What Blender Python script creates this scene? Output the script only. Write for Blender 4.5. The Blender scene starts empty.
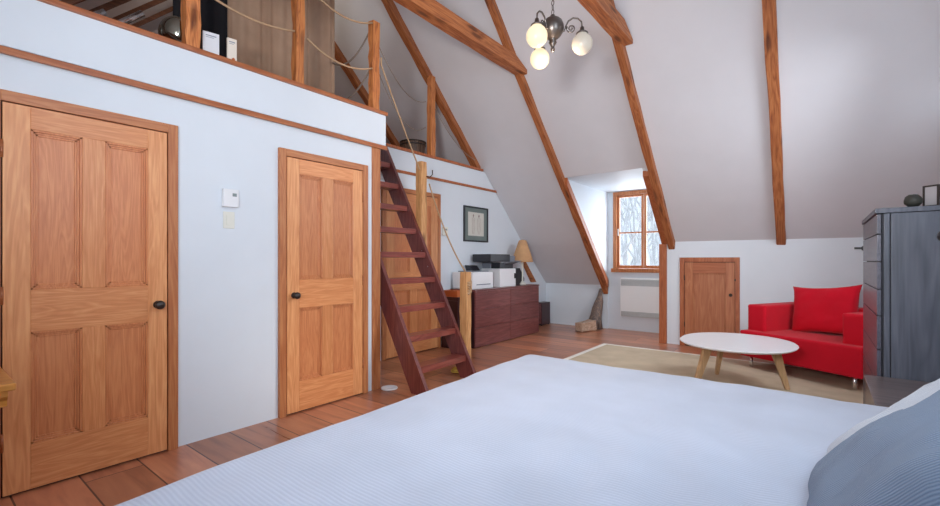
import bpy, bmesh, math, random
from mathutils import Vector, Matrix, noise
C = bpy.context.scene
COL = C.collection
random.seed(7)
PI = math.pi

# ------------------------------------------------------------------ camera, world, lights, exposure
cam_d = bpy.data.cameras.new('camera')
cam = bpy.data.objects.new('camera', cam_d); COL.objects.link(cam)
cam.location = (0, 0, 1.2)
cam.rotation_euler = (PI/2, 0, math.radians(38.0))
cam_d.sensor_width = 36.0
cam_d.lens = 448.0/940*36.0
cam_d.shift_y = 7.0/940
cam_d.clip_start = 0.02
C.camera = cam

world = bpy.data.worlds.new('sky'); C.world = world
world.use_nodes = True
wn = world.node_tree.nodes; wl = world.node_tree.links
bg = wn['Background']
bg.inputs['Color'].default_value = (0.74, 0.87, 1.0, 1)
bg.inputs['Strength'].default_value = 0.55

sun_d = bpy.data.lights.new('sun', 'SUN'); sun_d.energy = 0.30; sun_d.angle = math.radians(9)
sun_d.color = (1.0, 0.96, 0.9)
sun = bpy.data.objects.new('sun', sun_d); COL.objects.link(sun)
sun.rotation_euler = Vector((-0.8, -0.45, -0.36)).to_track_quat('-Z', 'Y').to_euler()

def area(name, loc, direction, sx, sy, power, color):
    d = bpy.data.lights.new(name, 'AREA'); d.shape = 'RECTANGLE'; d.size = sx; d.size_y = sy
    d.energy = power; d.color = color
    o = bpy.data.objects.new(name, d); COL.objects.link(o)
    o.location = loc; o.rotation_euler = Vector(direction).to_track_quat('-Z', 'Z').to_euler()
    return o
area('daylight_gable', (0.97, 1.35, 2.65), (-1, 0.0, 0.0), 1.9, 1.3, 16, (0.68, 0.84, 1.0))  # area light added for an unseen, assumed gable window
gf = area('daylight_gable_far', (0.97, 4.75, 2.05), (-1, 0.15, -0.40), 1.9, 0.6, 13, (0.86, 0.92, 1.0))  # unseen area light added to brighten the far end of the room
gf.data.spread = math.radians(115)
area('daylight_dormer', (-2.33, 7.86, 1.7), (0, -1, -0.15), 0.95, 1.25, 11, (0.84, 0.92, 1.0))
fl = area('bounced_flash', (-0.5, -0.6, 1.7), (-0.34, 0.80, 0.38), 0.8, 0.8, 28, (0.94, 0.96, 1.0))  # unseen light added behind the camera to brighten the ceiling
fl.data.spread = math.radians(130)
fl = area('aimed_flash', (-0.6, -0.6, 2.0), (-0.17, 0.98, -0.03), 0.5, 0.5, 66, (1.0, 0.98, 0.97))  # unseen light added to lift the far wall and lower ceiling
fl.data.spread = math.radians(68)

C.view_settings.view_transform = 'Standard'
C.view_settings.look = 'None'
C.view_settings.gamma = 1.0
C.view_settings.use_curve_mapping = False
C.view_settings.exposure = 1.40

# ------------------------------------------------------------------ materials
def nmat(name):
    m = bpy.data.materials.new(name); m.use_nodes = True
    nt = m.node_tree; b = nt.nodes['Principled BSDF']
    return m, nt, b
def N(nt, typ, **kw):
    n = nt.nodes.new(typ)
    for k, v in kw.items(): setattr(n, k, v)
    return n
def plain(name, col, rough=0.5, metal=0.0, var=0.06, bump=0.0, bscale=60, spec=0.5, sheen=0.0):
    m, nt, b = nmat(name)
    tc = N(nt, 'ShaderNodeTexCoord'); no = N(nt, 'ShaderNodeTexNoise'); no.inputs['Scale'].default_value = 4.0
    no.inputs['Detail'].default_value = 4
    nt.links.new(tc.outputs['Object'], no.inputs['Vector'])
    r = N(nt, 'ShaderNodeValToRGB')
    r.color_ramp.elements[0].position = 0.3; r.color_ramp.elements[1].position = 0.7
    r.color_ramp.elements[0].color = (*[c*(1-var) for c in col], 1)
    r.color_ramp.elements[1].color = (*[min(1, c*(1+var)) for c in col], 1)
    nt.links.new(no.outputs['Fac'], r.inputs['Fac']); nt.links.new(r.outputs['Color'], b.inputs['Base Color'])
    b.inputs['Roughness'].default_value = rough; b.inputs['Metallic'].default_value = metal
    b.inputs['Specular IOR Level'].default_value = spec
    if sheen: b.inputs['Sheen Weight'].default_value = sheen
    if bump:
        n2 = N(nt, 'ShaderNodeTexNoise'); n2.inputs['Scale'].default_value = bscale; n2.inputs['Detail'].default_value = 3
        nt.links.new(tc.outputs['Object'], n2.inputs['Vector'])
        bp = N(nt, 'ShaderNodeBump'); bp.inputs['Strength'].default_value = bump; bp.inputs['Distance'].default_value = 0.004
        nt.links.new(n2.outputs['Fac'], bp.inputs['Height']); nt.links.new(bp.outputs['Normal'], b.inputs['Normal'])
    return m
def wood(name, dark, mid, light, axis='z', rough=0.45, scale=1.0, knots=False, rnd=0.12, contrast=1.0, coat=0.0, spec=0.5, slope=False):
    """grain runs along the given local axis"""
    m, nt, b = nmat(name)
    tc = N(nt, 'ShaderNodeTexCoord'); oi = N(nt, 'ShaderNodeObjectInfo')
    off = N(nt, 'ShaderNodeVectorMath', operation='SCALE'); off.inputs[0].default_value = (7.3, 3.1, 5.7)
    nt.links.new(oi.outputs['Random'], off.inputs['Scale'])
    add = N(nt, 'ShaderNodeVectorMath', operation='ADD')
    nt.links.new(tc.outputs['Object'], add.inputs[0]); nt.links.new(off.outputs[0], add.inputs[1])
    mp = N(nt, 'ShaderNodeMapping')
    s = {'x': (0.7, 9, 9), 'y': (9, 0.7, 9), 'z': (9, 9, 0.7)}[axis]
    mp.inputs['Scale'].default_value = tuple(v*scale for v in s)
    src = add
    if slope:
        vr = N(nt, 'ShaderNodeVectorRotate', rotation_type='X_AXIS'); vr.inputs['Angle'].default_value = math.atan(0.966)
        nt.links.new(add.outputs[0], vr.inputs['Vector']); src = vr
    add = src
    nt.links.new(add.outputs[0], mp.inputs['Vector'])
    n1 = N(nt, 'ShaderNodeTexNoise'); n1.inputs['Scale'].default_value = 1.1; n1.inputs['Detail'].default_value = 3
    n1.inputs['Distortion'].default_value = 1.2
    nt.links.new(mp.outputs[0], n1.inputs['Vector'])
    mul = N(nt, 'ShaderNodeMath', operation='MULTIPLY'); mul.inputs[1].default_value = 7.0
    nt.links.new(n1.outputs['Fac'], mul.inputs[0])
    fr = N(nt, 'ShaderNodeMath', operation='PINGPONG'); fr.inputs[1].default_value = 0.5
    nt.links.new(mul.outputs[0], fr.inputs[0])
    n2 = N(nt, 'ShaderNodeTexNoise'); n2.inputs['Scale'].default_value = 6.0; n2.inputs['Detail'].default_value = 5
    nt.links.new(mp.outputs[0], n2.inputs['Vector'])
    mx = N(nt, 'ShaderNodeMath', operation='MULTIPLY_ADD'); mx.inputs[1].default_value = 0.75*contrast
    nt.links.new(fr.outputs[0], mx.inputs[0])
    sc = N(nt, 'ShaderNodeMath', operation='MULTIPLY_ADD'); sc.inputs[1].default_value = 0.9; sc.inputs[2].default_value = -0.12
    nt.links.new(n2.outputs['Fac'], sc.inputs[0]); nt.links.new(sc.outputs[0], mx.inputs[2])
    r = N(nt, 'ShaderNodeValToRGB')
    r.color_ramp.elements[0].position = 0.15; r.color_ramp.elements[0].color = (*dark, 1)
    r.color_ramp.elements[1].position = 0.85; r.color_ramp.elements[1].color = (*light, 1)
    e = r.color_ramp.elements.new(0.5); e.color = (*mid, 1)
    nt.links.new(mx.outputs[0], r.inputs['Fac'])
    last = r.outputs['Color']
    if knots:
        v = N(nt, 'ShaderNodeTexVoronoi'); v.inputs['Scale'].default_value = 1.0
        mk = N(nt, 'ShaderNodeMapping'); ks = {'x': (2.2, 9, 9), 'y': (9, 2.2, 9), 'z': (9, 9, 2.2)}[axis]
        mk.inputs['Scale'].default_value = ks; nt.links.new(add.outputs[0], mk.inputs['Vector'])
        nt.links.new(mk.outputs[0], v.inputs['Vector'])
        kr = N(nt, 'ShaderNodeValToRGB'); kr.color_ramp.elements[0].position = 0.12; kr.color_ramp.elements[1].position = 0.26
        kr.color_ramp.elements[0].color = (0.28, 0.22, 0.2, 1); kr.color_ramp.elements[1].color = (1, 1, 1, 1)
        nt.links.new(v.outputs['Distance'], kr.inputs['Fac'])
        mm = N(nt, 'ShaderNodeMix', data_type='RGBA', blend_type='MULTIPLY'); mm.inputs['Factor'].default_value = 0.85
        nt.links.new(last, mm.inputs[6]); nt.links.new(kr.outputs['Color'], mm.inputs[7]); last = mm.outputs[2]
    hs = N(nt, 'ShaderNodeHueSaturation')
    mr = N(nt, 'ShaderNodeMapRange'); mr.inputs['To Min'].default_value = 1-rnd; mr.inputs['To Max'].default_value = 1+rnd
    nt.links.new(oi.outputs['Random'], mr.inputs['Value']); nt.links.new(mr.outputs[0], hs.inputs['Value'])
    nt.links.new(last, hs.inputs['Color']); nt.links.new(hs.outputs['Color'], b.inputs['Base Color'])
    b.inputs['Roughness'].default_value = rough; b.inputs['Coat Weight'].default_value = coat
    b.inputs['Specular IOR Level'].default_value = spec
    b.inputs['Coat Roughness'].default_value = 0.25
    bp = N(nt, 'ShaderNodeBump'); bp.inputs['Strength'].default_value = 0.15; bp.inputs['Distance'].default_value = 0.003
    nt.links.new(n2.outputs['Fac'], bp.inputs['Height']); nt.links.new(bp.outputs['Normal'], b.inputs['Normal'])
    return m
def ribbed(name, col, col2, freq, axis='x', rough=0.85, bump=0.4, rowbreak=True):
    """woven cloth with fine ribs across the local axis"""
    m, nt, b = nmat(name)
    tc = N(nt, 'ShaderNodeTexCoord'); w = N(nt, 'ShaderNodeTexWave'); w.bands_direction = axis.upper()
    w.inputs['Scale'].default_value = freq; w.inputs['Distortion'].default_value = 0.4; w.inputs['Detail'].default_value = 1
    nt.links.new(tc.outputs['Object'], w.inputs['Vector'])
    r = N(nt, 'ShaderNodeValToRGB'); r.color_ramp.elements[0].color = (*col, 1); r.color_ramp.elements[1].color = (*col2, 1)
    nt.links.new(w.outputs['Fac'], r.inputs['Fac'])
    n = N(nt, 'ShaderNodeTexNoise'); n.inputs['Scale'].default_value = 3.5; n.inputs['Detail'].default_value = 5
    nt.links.new(tc.outputs['Object'], n.inputs['Vector'])
    mr = N(nt, 'ShaderNodeMapRange'); mr.inputs['From Min'].default_value = 0.3; mr.inputs['From Max'].default_value = 0.7
    mr.inputs['To Min'].default_value = 0.93; mr.inputs['To Max'].default_value = 1.05
    nt.links.new(n.outputs['Fac'], mr.inputs['Value'])
    hs = N(nt, 'ShaderNodeHueSaturation'); nt.links.new(r.outputs['Color'], hs.inputs['Color']); nt.links.new(mr.outputs[0], hs.inputs['Value'])
    nt.links.new(hs.outputs['Color'], b.inputs['Base Color'])
    b.inputs['Roughness'].default_value = rough; b.inputs['Sheen Weight'].default_value = 0.2
    b.inputs['Specular IOR Level'].default_value = 0.2
    bp = N(nt, 'ShaderNodeBump'); bp.inputs['Strength'].default_value = bump; bp.inputs['Distance'].default_value = 0.003
    nt.links.new(w.outputs['Fac'], bp.inputs['Height']); nt.links.new(bp.outputs['Normal'], b.inputs['Normal'])
    return m
def emis(name, col, strength):
    m, nt, b = nmat(name)
    b.inputs['Base Color'].default_value = (*[v*0.35 for v in col], 1); b.inputs['Emission Color'].default_value = (*col, 1)
    b.inputs['Emission Strength'].default_value = strength; b.inputs['Roughness'].default_value = 0.25
    return m

M = {}
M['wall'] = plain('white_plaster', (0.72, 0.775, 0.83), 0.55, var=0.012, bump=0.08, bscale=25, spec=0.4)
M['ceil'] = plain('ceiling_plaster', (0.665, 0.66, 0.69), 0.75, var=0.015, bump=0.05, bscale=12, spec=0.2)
FIRd, FIRm, FIRl = (0.60, 0.215, 0.072), (0.69, 0.27, 0.10), (0.78, 0.36, 0.15)
M['fir_v'] = wood('fir_upright', FIRd, FIRm, FIRl, 'z', 0.38, rnd=0.08, scale=1.5)
M['fir_h'] = wood('fir_across', FIRd, FIRm, FIRl, 'y', 0.38, rnd=0.08, scale=1.5)
M['fir_stile'] = wood('fir_stile', (0.61, 0.235, 0.083), (0.71, 0.30, 0.118), (0.80, 0.39, 0.168), 'z', 0.38, rnd=0.05, scale=1.2)
M['fir_panel'] = wood('fir_panel', (0.53, 0.175, 0.062), (0.62, 0.225, 0.086), (0.70, 0.29, 0.115), 'z', 0.38, rnd=0.07, scale=1.5)
M['fir_frame'] = wood('fir_casing', (0.36, 0.11, 0.036), (0.47, 0.165, 0.058), (0.56, 0.235, 0.092), 'z', 0.4, rnd=0.06)
M['fir_frame_h'] = wood('fir_casing_across', (0.36, 0.11, 0.036), (0.47, 0.165, 0.058), (0.56, 0.235, 0.092), 'y', 0.4, rnd=0.06)
M['trim'] = wood('stained_moulding', (0.29, 0.08, 0.026), (0.38, 0.115, 0.038), (0.46, 0.16, 0.058), 'y', 0.4, rnd=0.03)
M['red_v'] = wood('rust_stained_wood', (0.28, 0.07, 0.02), (0.40, 0.11, 0.035), (0.48, 0.16, 0.06), 'z', 0.45, rnd=0.05)
M['red_x'] = wood('rust_stained_wood_across', (0.28, 0.07, 0.02), (0.40, 0.11, 0.035), (0.48, 0.16, 0.06), 'x', 0.45, rnd=0.05)
M['door_red'] = wood('reddish_cupboard_wood', (0.34, 0.10, 0.035), (0.42, 0.14, 0.055), (0.50, 0.20, 0.085), 'z', 0.45, rnd=0.04)
M['beam'] = wood('hewn_beam_wood', (0.21, 0.054, 0.016), (0.40, 0.125, 0.036), (0.55, 0.21, 0.072), 'y', 0.6, scale=1.3, knots=True, rnd=0.06)
M['beam_s'] = wood('hewn_rafter_wood', (0.17, 0.042, 0.014), (0.34, 0.105, 0.032), (0.47, 0.18, 0.062), 'y', 0.6, scale=1.3, knots=True, rnd=0.06, slope=True)
M['post'] = wood('hewn_post_wood', (0.28, 0.075, 0.02), (0.55, 0.18, 0.05), (0.70, 0.28, 0.09), 'z', 0.55, scale=1.3, knots=True, rnd=0.1)
M['newel'] = wood('honey_post_wood', (0.38, 0.17, 0.06), (0.58, 0.29, 0.11), (0.70, 0.40, 0.18), 'z', 0.5, scale=1.3, knots=True, rnd=0.04)
M['ball'] = plain('tarnished_mirror_metal', (0.40, 0.41, 0.34), 0.12, metal=1.0, var=0.4)  # dark greenish metal with random mottling
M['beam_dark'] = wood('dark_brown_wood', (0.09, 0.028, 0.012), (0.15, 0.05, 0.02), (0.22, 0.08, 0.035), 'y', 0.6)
M['ladder'] = wood('mahogany_stain', (0.10, 0.019, 0.017), (0.155, 0.034, 0.029), (0.22, 0.058, 0.047), 'z', 0.3, rnd=0.03, coat=0.35)
M['ladder_y'] = wood('mahogany_stain_tread', (0.15, 0.03, 0.024), (0.24, 0.055, 0.042), (0.32, 0.09, 0.065), 'y', 0.3, rnd=0.08, coat=0.35)
M['basket'] = wood('dark_stave_wood', (0.05, 0.03, 0.02), (0.12, 0.07, 0.045), (0.22, 0.13, 0.08), 'z', 0.6)
M['cred'] = wood('burgundy_veneer', (0.12, 0.032, 0.030), (0.17, 0.048, 0.045), (0.23, 0.075, 0.068), 'y', 0.28, rnd=0.12, coat=0.3)
M['cred_dark'] = plain('dark_veneer', (0.045, 0.014, 0.018), 0.35)
M['slate'] = wood('slate_stained_wood', (0.050, 0.058, 0.078), (0.085, 0.095, 0.125), (0.13, 0.14, 0.175), 'z', 0.42, scale=0.7, rnd=0.05, contrast=0.7)
M['slate_face'] = wood('slate_drawer_wood', (0.055, 0.055, 0.078), (0.085, 0.085, 0.115), (0.12, 0.12, 0.155), 'y', 0.35, scale=0.7, rnd=0.08, contrast=0.6, coat=0.2)
M['groove'] = plain('dark_shadow_gap', (0.012, 0.014, 0.022), 0.6)  # near-black colour standing for shade in the gaps
M['night'] = wood('grey_brown_wood', (0.10, 0.075, 0.075), (0.16, 0.12, 0.115), (0.22, 0.17, 0.16), 'x', 0.28, rnd=0.02, coat=0.4)
M['oak'] = wood('oak', (0.42, 0.25, 0.12), (0.52, 0.32, 0.165), (0.62, 0.40, 0.22), 'z', 0.45)
M['honey'] = wood('honey_cabinet_wood', (0.42, 0.15, 0.025), (0.58, 0.24, 0.045), (0.68, 0.32, 0.08), 'y', 0.3, coat=0.3)
M['driftwood'] = wood('weathered_log', (0.06, 0.055, 0.06), (0.17, 0.125, 0.11), (0.42, 0.28, 0.19), 'z', 0.7, scale=2.0, knots=True)
M['log_foot'] = wood('pale_cut_wood', (0.32, 0.19, 0.12), (0.50, 0.34, 0.24), (0.62, 0.46, 0.34), 'y', 0.65)
M['white'] = plain('white_lacquer', (0.82, 0.83, 0.85), 0.3, var=0.01)
M['white_metal'] = plain('white_enamel', (0.88, 0.89, 0.88), 0.4, var=0.01)
M['grille'] = plain('grey_grille', (0.50, 0.53, 0.53), 0.5, metal=0.2)
M['black'] = plain('black_plastic', (0.02, 0.022, 0.028), 0.35)
M['greyp'] = plain('grey_plastic', (0.20, 0.22, 0.26), 0.35)
M['iron'] = plain('dark_iron', (0.06, 0.05, 0.045), 0.4, metal=0.7)
M['bronze'] = plain('aged_bronze', (0.16, 0.135, 0.12), 0.35, metal=0.85)
M['chrome'] = plain('chrome', (0.75, 0.75, 0.76), 0.2, metal=1.0)
M['brass'] = plain('brass', (0.6, 0.42, 0.14), 0.3, metal=0.9)
M['red'] = plain('red_upholstery', (0.60, 0.006, 0.022), 0.85, var=0.06, bump=0.3, bscale=220, spec=0.15, sheen=0.1)
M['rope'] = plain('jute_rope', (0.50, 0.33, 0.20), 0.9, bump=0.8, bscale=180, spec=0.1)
M['rope_dark'] = plain('shaded_old_rope', (0.30, 0.24, 0.20), 0.9, bump=0.8, bscale=180, spec=0.1)  # darker, greyer rope colour
M['rope_y'] = plain('yellow_rope', (0.55, 0.36, 0.06), 0.8, bump=0.5, bscale=180)
M['duvet'] = ribbed('white_ribbed_cotton', (0.51, 0.56, 0.67), (0.58, 0.63, 0.735), 26, 'y', bump=0.25)
M['pillow'] = ribbed('blue_grey_ribbed_cotton', (0.15, 0.215, 0.32), (0.25, 0.335, 0.46), 52, 'y', bump=0.5)
M['pillow_w'] = ribbed('white_seersucker', (0.50, 0.58, 0.68), (0.80, 0.84, 0.88), 30, 'y', bump=0.6)
M['sheet'] = plain('white_sheet', (0.8, 0.82, 0.86), 0.9, var=0.02)
M['rug'] = plain('beige_wool', (0.60, 0.49, 0.35), 0.95, var=0.10, bump=0.8, bscale=240, spec=0.1)
M['rug_edge'] = plain('pale_binding', (0.78, 0.74, 0.66), 0.9)
M['wicker'] = plain('wicker', (0.58, 0.33, 0.16), 0.8, var=0.25, bump=1.0, bscale=90)
M['orange'] = plain('orange_leather', (0.52, 0.13, 0.035), 0.45)
M['curtain'] = plain('brown_voile', (0.42, 0.27, 0.18), 0.9, var=0.12)
M['blackcloth'] = plain('black_cloth', (0.006, 0.005, 0.008), 0.9)
M['paper'] = plain('white_card', (0.74, 0.75, 0.78), 0.7, var=0.02)
M['paper2'] = plain('cream_card', (0.80, 0.72, 0.62), 0.7, var=0.02)
M['ink'] = plain('grey_ink', (0.28, 0.30, 0.36), 0.7)
M['mat_green'] = plain('grey_green_mount', (0.16, 0.20, 0.19), 0.7)
M['greymount'] = plain('grey_lilac_picture', (0.42, 0.39, 0.40), 0.6)
M['sketch'] = plain('cream_drawing_paper', (0.62, 0.60, 0.54), 0.8, var=0.03)
M['pencil'] = plain('brown_pencil', (0.36, 0.26, 0.24), 0.8)
M['stone'] = plain('dark_stone', (0.035, 0.036, 0.028), 0.6, var=0.5, bump=1.0, bscale=40)
M['screen'] = plain('lcd_grey', (0.25, 0.30, 0.30), 0.3)
M['ivory'] = plain('ivory_plastic', (0.76, 0.76, 0.68), 0.4, var=0.01)
M['globe_lit'] = emis('glowing_opal_glass', (1.0, 0.80, 0.52), 0.36)
M['globe_dim'] = emis('dim_opal_glass', (0.95, 0.84, 0.70), 0.10)
M['bark'] = plain('grey_bark', (0.72, 0.71, 0.72), 0.9, var=0.2)
M['snow'] = plain('snow', (0.85, 0.87, 0.9), 0.9, var=0.02)

m, nt, b = nmat('window_glass')
mixs = N(nt, 'ShaderNodeMixShader'); tr = N(nt, 'ShaderNodeBsdfTransparent'); gl = N(nt, 'ShaderNodeBsdfGlossy')
gl.inputs['Roughness'].default_value = 0.02; mixs.inputs['Fac'].default_value = 0.06
nt.links.new(tr.outputs[0], mixs.inputs[1]); nt.links.new(gl.outputs[0], mixs.inputs[2])
nt.links.new(mixs.outputs[0], nt.nodes['Material Output'].inputs['Surface']); M['glass'] = m

# wide wooden floor boards laid across the room (along x)
m, nt, b = nmat('wide_stained_floorboards')
tc = N(nt, 'ShaderNodeTexCoord'); sep = N(nt, 'ShaderNodeSeparateXYZ'); nt.links.new(tc.outputs['Object'], sep.inputs[0])
sy = N(nt, 'ShaderNodeMath', operation='MULTIPLY_ADD'); sy.inputs[1].default_value = 1/0.268; sy.inputs[2].default_value = -0.62/0.268+40
nt.links.new(sep.outputs['Y'], sy.inputs[0])
row = N(nt, 'ShaderNodeMath', operation='FLOOR'); nt.links.new(sy.outputs[0], row.inputs[0])
fy = N(nt, 'ShaderNodeMath', operation='FRACT'); nt.links.new(sy.outputs[0], fy.inputs[0])
wn1 = N(nt, 'ShaderNodeTexWhiteNoise', noise_dimensions='1D'); nt.links.new(row.outputs[0], wn1.inputs['W'])
sx = N(nt, 'ShaderNodeMath', operation='MULTIPLY_ADD'); sx.inputs[1].default_value = 0.42
rs = N(nt, 'ShaderNodeMath', operation='MULTIPLY'); rs.inputs[1].default_value = 9.0
nt.links.new(wn1.outputs['Value'], rs.inputs[0]); nt.links.new(rs.outputs[0], sx.inputs[2]); nt.links.new(sep.outputs['X'], sx.inputs[0])
colx = N(nt, 'ShaderNodeMath', operation='FLOOR'); nt.links.new(sx.outputs[0], colx.inputs[0])
fx = N(nt, 'ShaderNodeMath', operation='FRACT'); nt.links.new(sx.outputs[0], fx.inputs[0])
cb = N(nt, 'ShaderNodeCombineXYZ'); nt.links.new(colx.outputs[0], cb.inputs[0]); nt.links.new(row.outputs[0], cb.inputs[1])
wn2 = N(nt, 'ShaderNodeTexWhiteNoise', noise_dimensions='3D'); nt.links.new(cb.outputs[0], wn2.inputs['Vector'])
mp = N(nt, 'ShaderNodeMapping'); mp.inputs['Scale'].default_value = (1.2, 9, 1)
o2 = N(nt, 'ShaderNodeVectorMath', operation='MULTIPLY_ADD'); o2.inputs[1].default_value = (13, 7, 3)
nt.links.new(wn2.outputs['Color'], o2.inputs[0]); nt.links.new(tc.outputs['Object'], o2.inputs[2]); nt.links.new(o2.outputs[0], mp.inputs['Vector'])
g = N(nt, 'ShaderNodeTexNoise'); g.inputs['Scale'].default_value = 1.6; g.inputs['Detail'].default_value = 6; g.inputs['Distortion'].default_value = 0.8
nt.links.new(mp.outputs[0], g.inputs['Vector'])
r = N(nt, 'ShaderNodeValToRGB'); r.color_ramp.elements[0].position = 0.25; r.color_ramp.elements[0].color = (0.30, 0.10, 0.05, 1)
r.color_ramp.elements[1].position = 0.78; r.color_ramp.elements[1].color = (0.60, 0.26, 0.135, 1)
e = r.color_ramp.elements.new(0.5); e.color = (0.48, 0.185, 0.095, 1)
nt.links.new(g.outputs['Fac'], r.inputs['Fac'])
hs = N(nt, 'ShaderNodeHueSaturation'); mr = N(nt, 'ShaderNodeMapRange'); mr.inputs['To Min'].default_value = 0.75; mr.inputs['To Max'].default_value = 1.25
nt.links.new(wn2.outputs['Value'], mr.inputs['Value']); nt.links.new(mr.outputs[0], hs.inputs['Value']); nt.links.new(r.outputs['Color'], hs.inputs['Color'])
def edge(fr, w):
    a = N(nt, 'ShaderNodeMath', operation='LESS_THAN'); a.inputs[1].default_value = w; nt.links.new(fr.outputs[0], a.inputs[0]); return a
ey = edge(fy, 0.03); ex = edge(fx, 0.0030)
mxm = N(nt, 'ShaderNodeMath', operation='MAXIMUM'); nt.links.new(ey.outputs[0], mxm.inputs[0]); nt.links.new(ex.outputs[0], mxm.inputs[1])
mm = N(nt, 'ShaderNodeMix', data_type='RGBA'); mm.inputs[7].default_value = (0.06, 0.02, 0.012, 1)
nt.links.new(mxm.outputs[0], mm.inputs['Factor']); nt.links.new(hs.outputs['Color'], mm.inputs[6]); nt.links.new(mm.outputs[2], b.inputs['Base Color'])
rr = N(nt, 'ShaderNodeMapRange'); rr.inputs['To Min'].default_value = 0.22; rr.inputs['To Max'].default_value = 0.42
nt.links.new(g.outputs['Fac'], rr.inputs['Value']); nt.links.new(rr.outputs[0], b.inputs['Roughness'])
b.inputs['Coat Weight'].default_value = 0.25; b.inputs['Coat Roughness'].default_value = 0.2
M['floor'] = m

# ------------------------------------------------------------------ geometry helpers
def obj(name, bm, mat, parent=None, smooth=False, loc=None):
    me = bpy.data.meshes.new(name); bmesh.ops.recalc_face_normals(bm, faces=bm.faces[:]); bm.to_mesh(me); bm.free()
    me.materials.append(mat)
    if smooth:
        for p in me.polygons: p.use_smooth = True
    o = bpy.data.objects.new(name, me); COL.objects.link(o)
    if parent: o.parent = parent
    if loc: o.location = loc
    return o
def thing(name, label, cat, loc=(0, 0, 0), rz=0.0, group=None):
    o = bpy.data.objects.new(name, None); COL.objects.link(o); o.empty_display_size = 0.1
    o.location = loc; o.rotation_euler = (0, 0, rz); o['label'] = label; o['category'] = cat
    if group: o['group'] = group
    return o
def tag(o, label, cat, group=None):
    o['label'] = label; o['category'] = cat
    if group: o['group'] = group
    return o
def struct(name, bm, mat, parent=None, smooth=False):
    o = obj(name, bm, mat, parent, smooth)
    if not parent: o['kind'] = 'structure'
    return o
def sthing(name, loc=(0, 0, 0), rz=0):
    o = bpy.data.objects.new(name, None); COL.objects.link(o); o.location = loc; o.rotation_euler = (0, 0, rz)
    o['kind'] = 'structure'; return o
def B(): return bmesh.new()
def box(bm, x0, x1, y0, y1, z0, z1, bev=0.0, seg=2):
    vs = [bm.verts.new(p) for p in ((x0,y0,z0),(x1,y0,z0),(x1,y1,z0),(x0,y1,z0),(x0,y0,z1),(x1,y0,z1),(x1,y1,z1),(x0,y1,z1))]
    fs = [bm.faces.new([vs[i] for i in q]) for q in ((0,3,2,1),(4,5,6,7),(0,1,5,4),(1,2,6,5),(2,3,7,6),(3,0,4,7))]
    if bev > 0:
        es = list({e for f in fs for e in f.edges})
        bmesh.ops.bevel(bm, geom=es, offset=bev, segments=seg, affect='EDGES', profile=0.7)
    return bm
def bbox(x0, x1, y0, y1, z0, z1, bev=0.0, seg=2): return box(B(), x0, x1, y0, y1, z0, z1, bev, seg)
def prism(bm, pts, axis, a, b_):
    """extrude a polygon given in the two other axes along axis from a to b_"""
    def mk(p, t):
        if axis == 'x': return (t, p[0], p[1])
        if axis == 'y': return (p[0], t, p[1])
        return (p[0], p[1], t)
    A = [bm.verts.new(mk(p, a)) for p in pts]; Bv = [bm.verts.new(mk(p, b_)) for p in pts]
    n = len(pts)
    bm.faces.new(A); bm.faces.new(Bv[::-1])
    for i in range(n): bm.faces.new((A[i], Bv[i], Bv[(i+1) % n], A[(i+1) % n]))
    return bm
def lathe(bm, prof, c=(0, 0, 0), seg=24, ribs=0, amp=0.0):
    rings = []
    for r_, z in prof:
        ring = []
        for k in range(seg):
            a = 2*PI*k/seg; rr_ = r_*(1+amp*math.cos(ribs*a)) if ribs else r_
            ring.append(bm.verts.new((c[0]+rr_*math.cos(a), c[1]+rr_*math.sin(a), c[2]+z)))
        rings.append(ring)
    for i in range(len(rings)-1):
        for k in range(seg):
            bm.faces.new((rings[i][k], rings[i][(k+1) % seg], rings[i+1][(k+1) % seg], rings[i+1][k]))
    bm.faces.new(rings[0][::-1]); bm.faces.new(rings[-1])
    return bm
def tube(bm, pts, rad, seg=8, closed_ends=True):
    pts = [Vector(p) for p in pts]; n = len(pts)
    rads = rad if isinstance(rad, (list, tuple)) else [rad]*n
    rings = []; prev = None
    for i, p in enumerate(pts):
        t = (pts[min(i+1, n-1)]-pts[max(i-1, 0)]).normalized()
        if prev is None:
            up = Vector((0, 0, 1)) if abs(t.z) < 0.9 else Vector((1, 0, 0))
            u = t.cross(up).normalized()
        else:
            u = (prev - t*prev.dot(t)).normalized()
        prev = u; v = t.cross(u)
        rings.append([bm.verts.new(p+rads[i]*(math.cos(2*PI*k/seg)*u+math.sin(2*PI*k/seg)*v)) for k in range(seg)])
    for i in range(n-1):
        for k in range(seg):
            bm.faces.new((rings[i][k], rings[i][(k+1) % seg], rings[i+1][(k+1) % seg], rings[i+1][k]))
    if closed_ends: bm.faces.new(rings[0][::-1]); bm.faces.new(rings[-1])
    return bm
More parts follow.
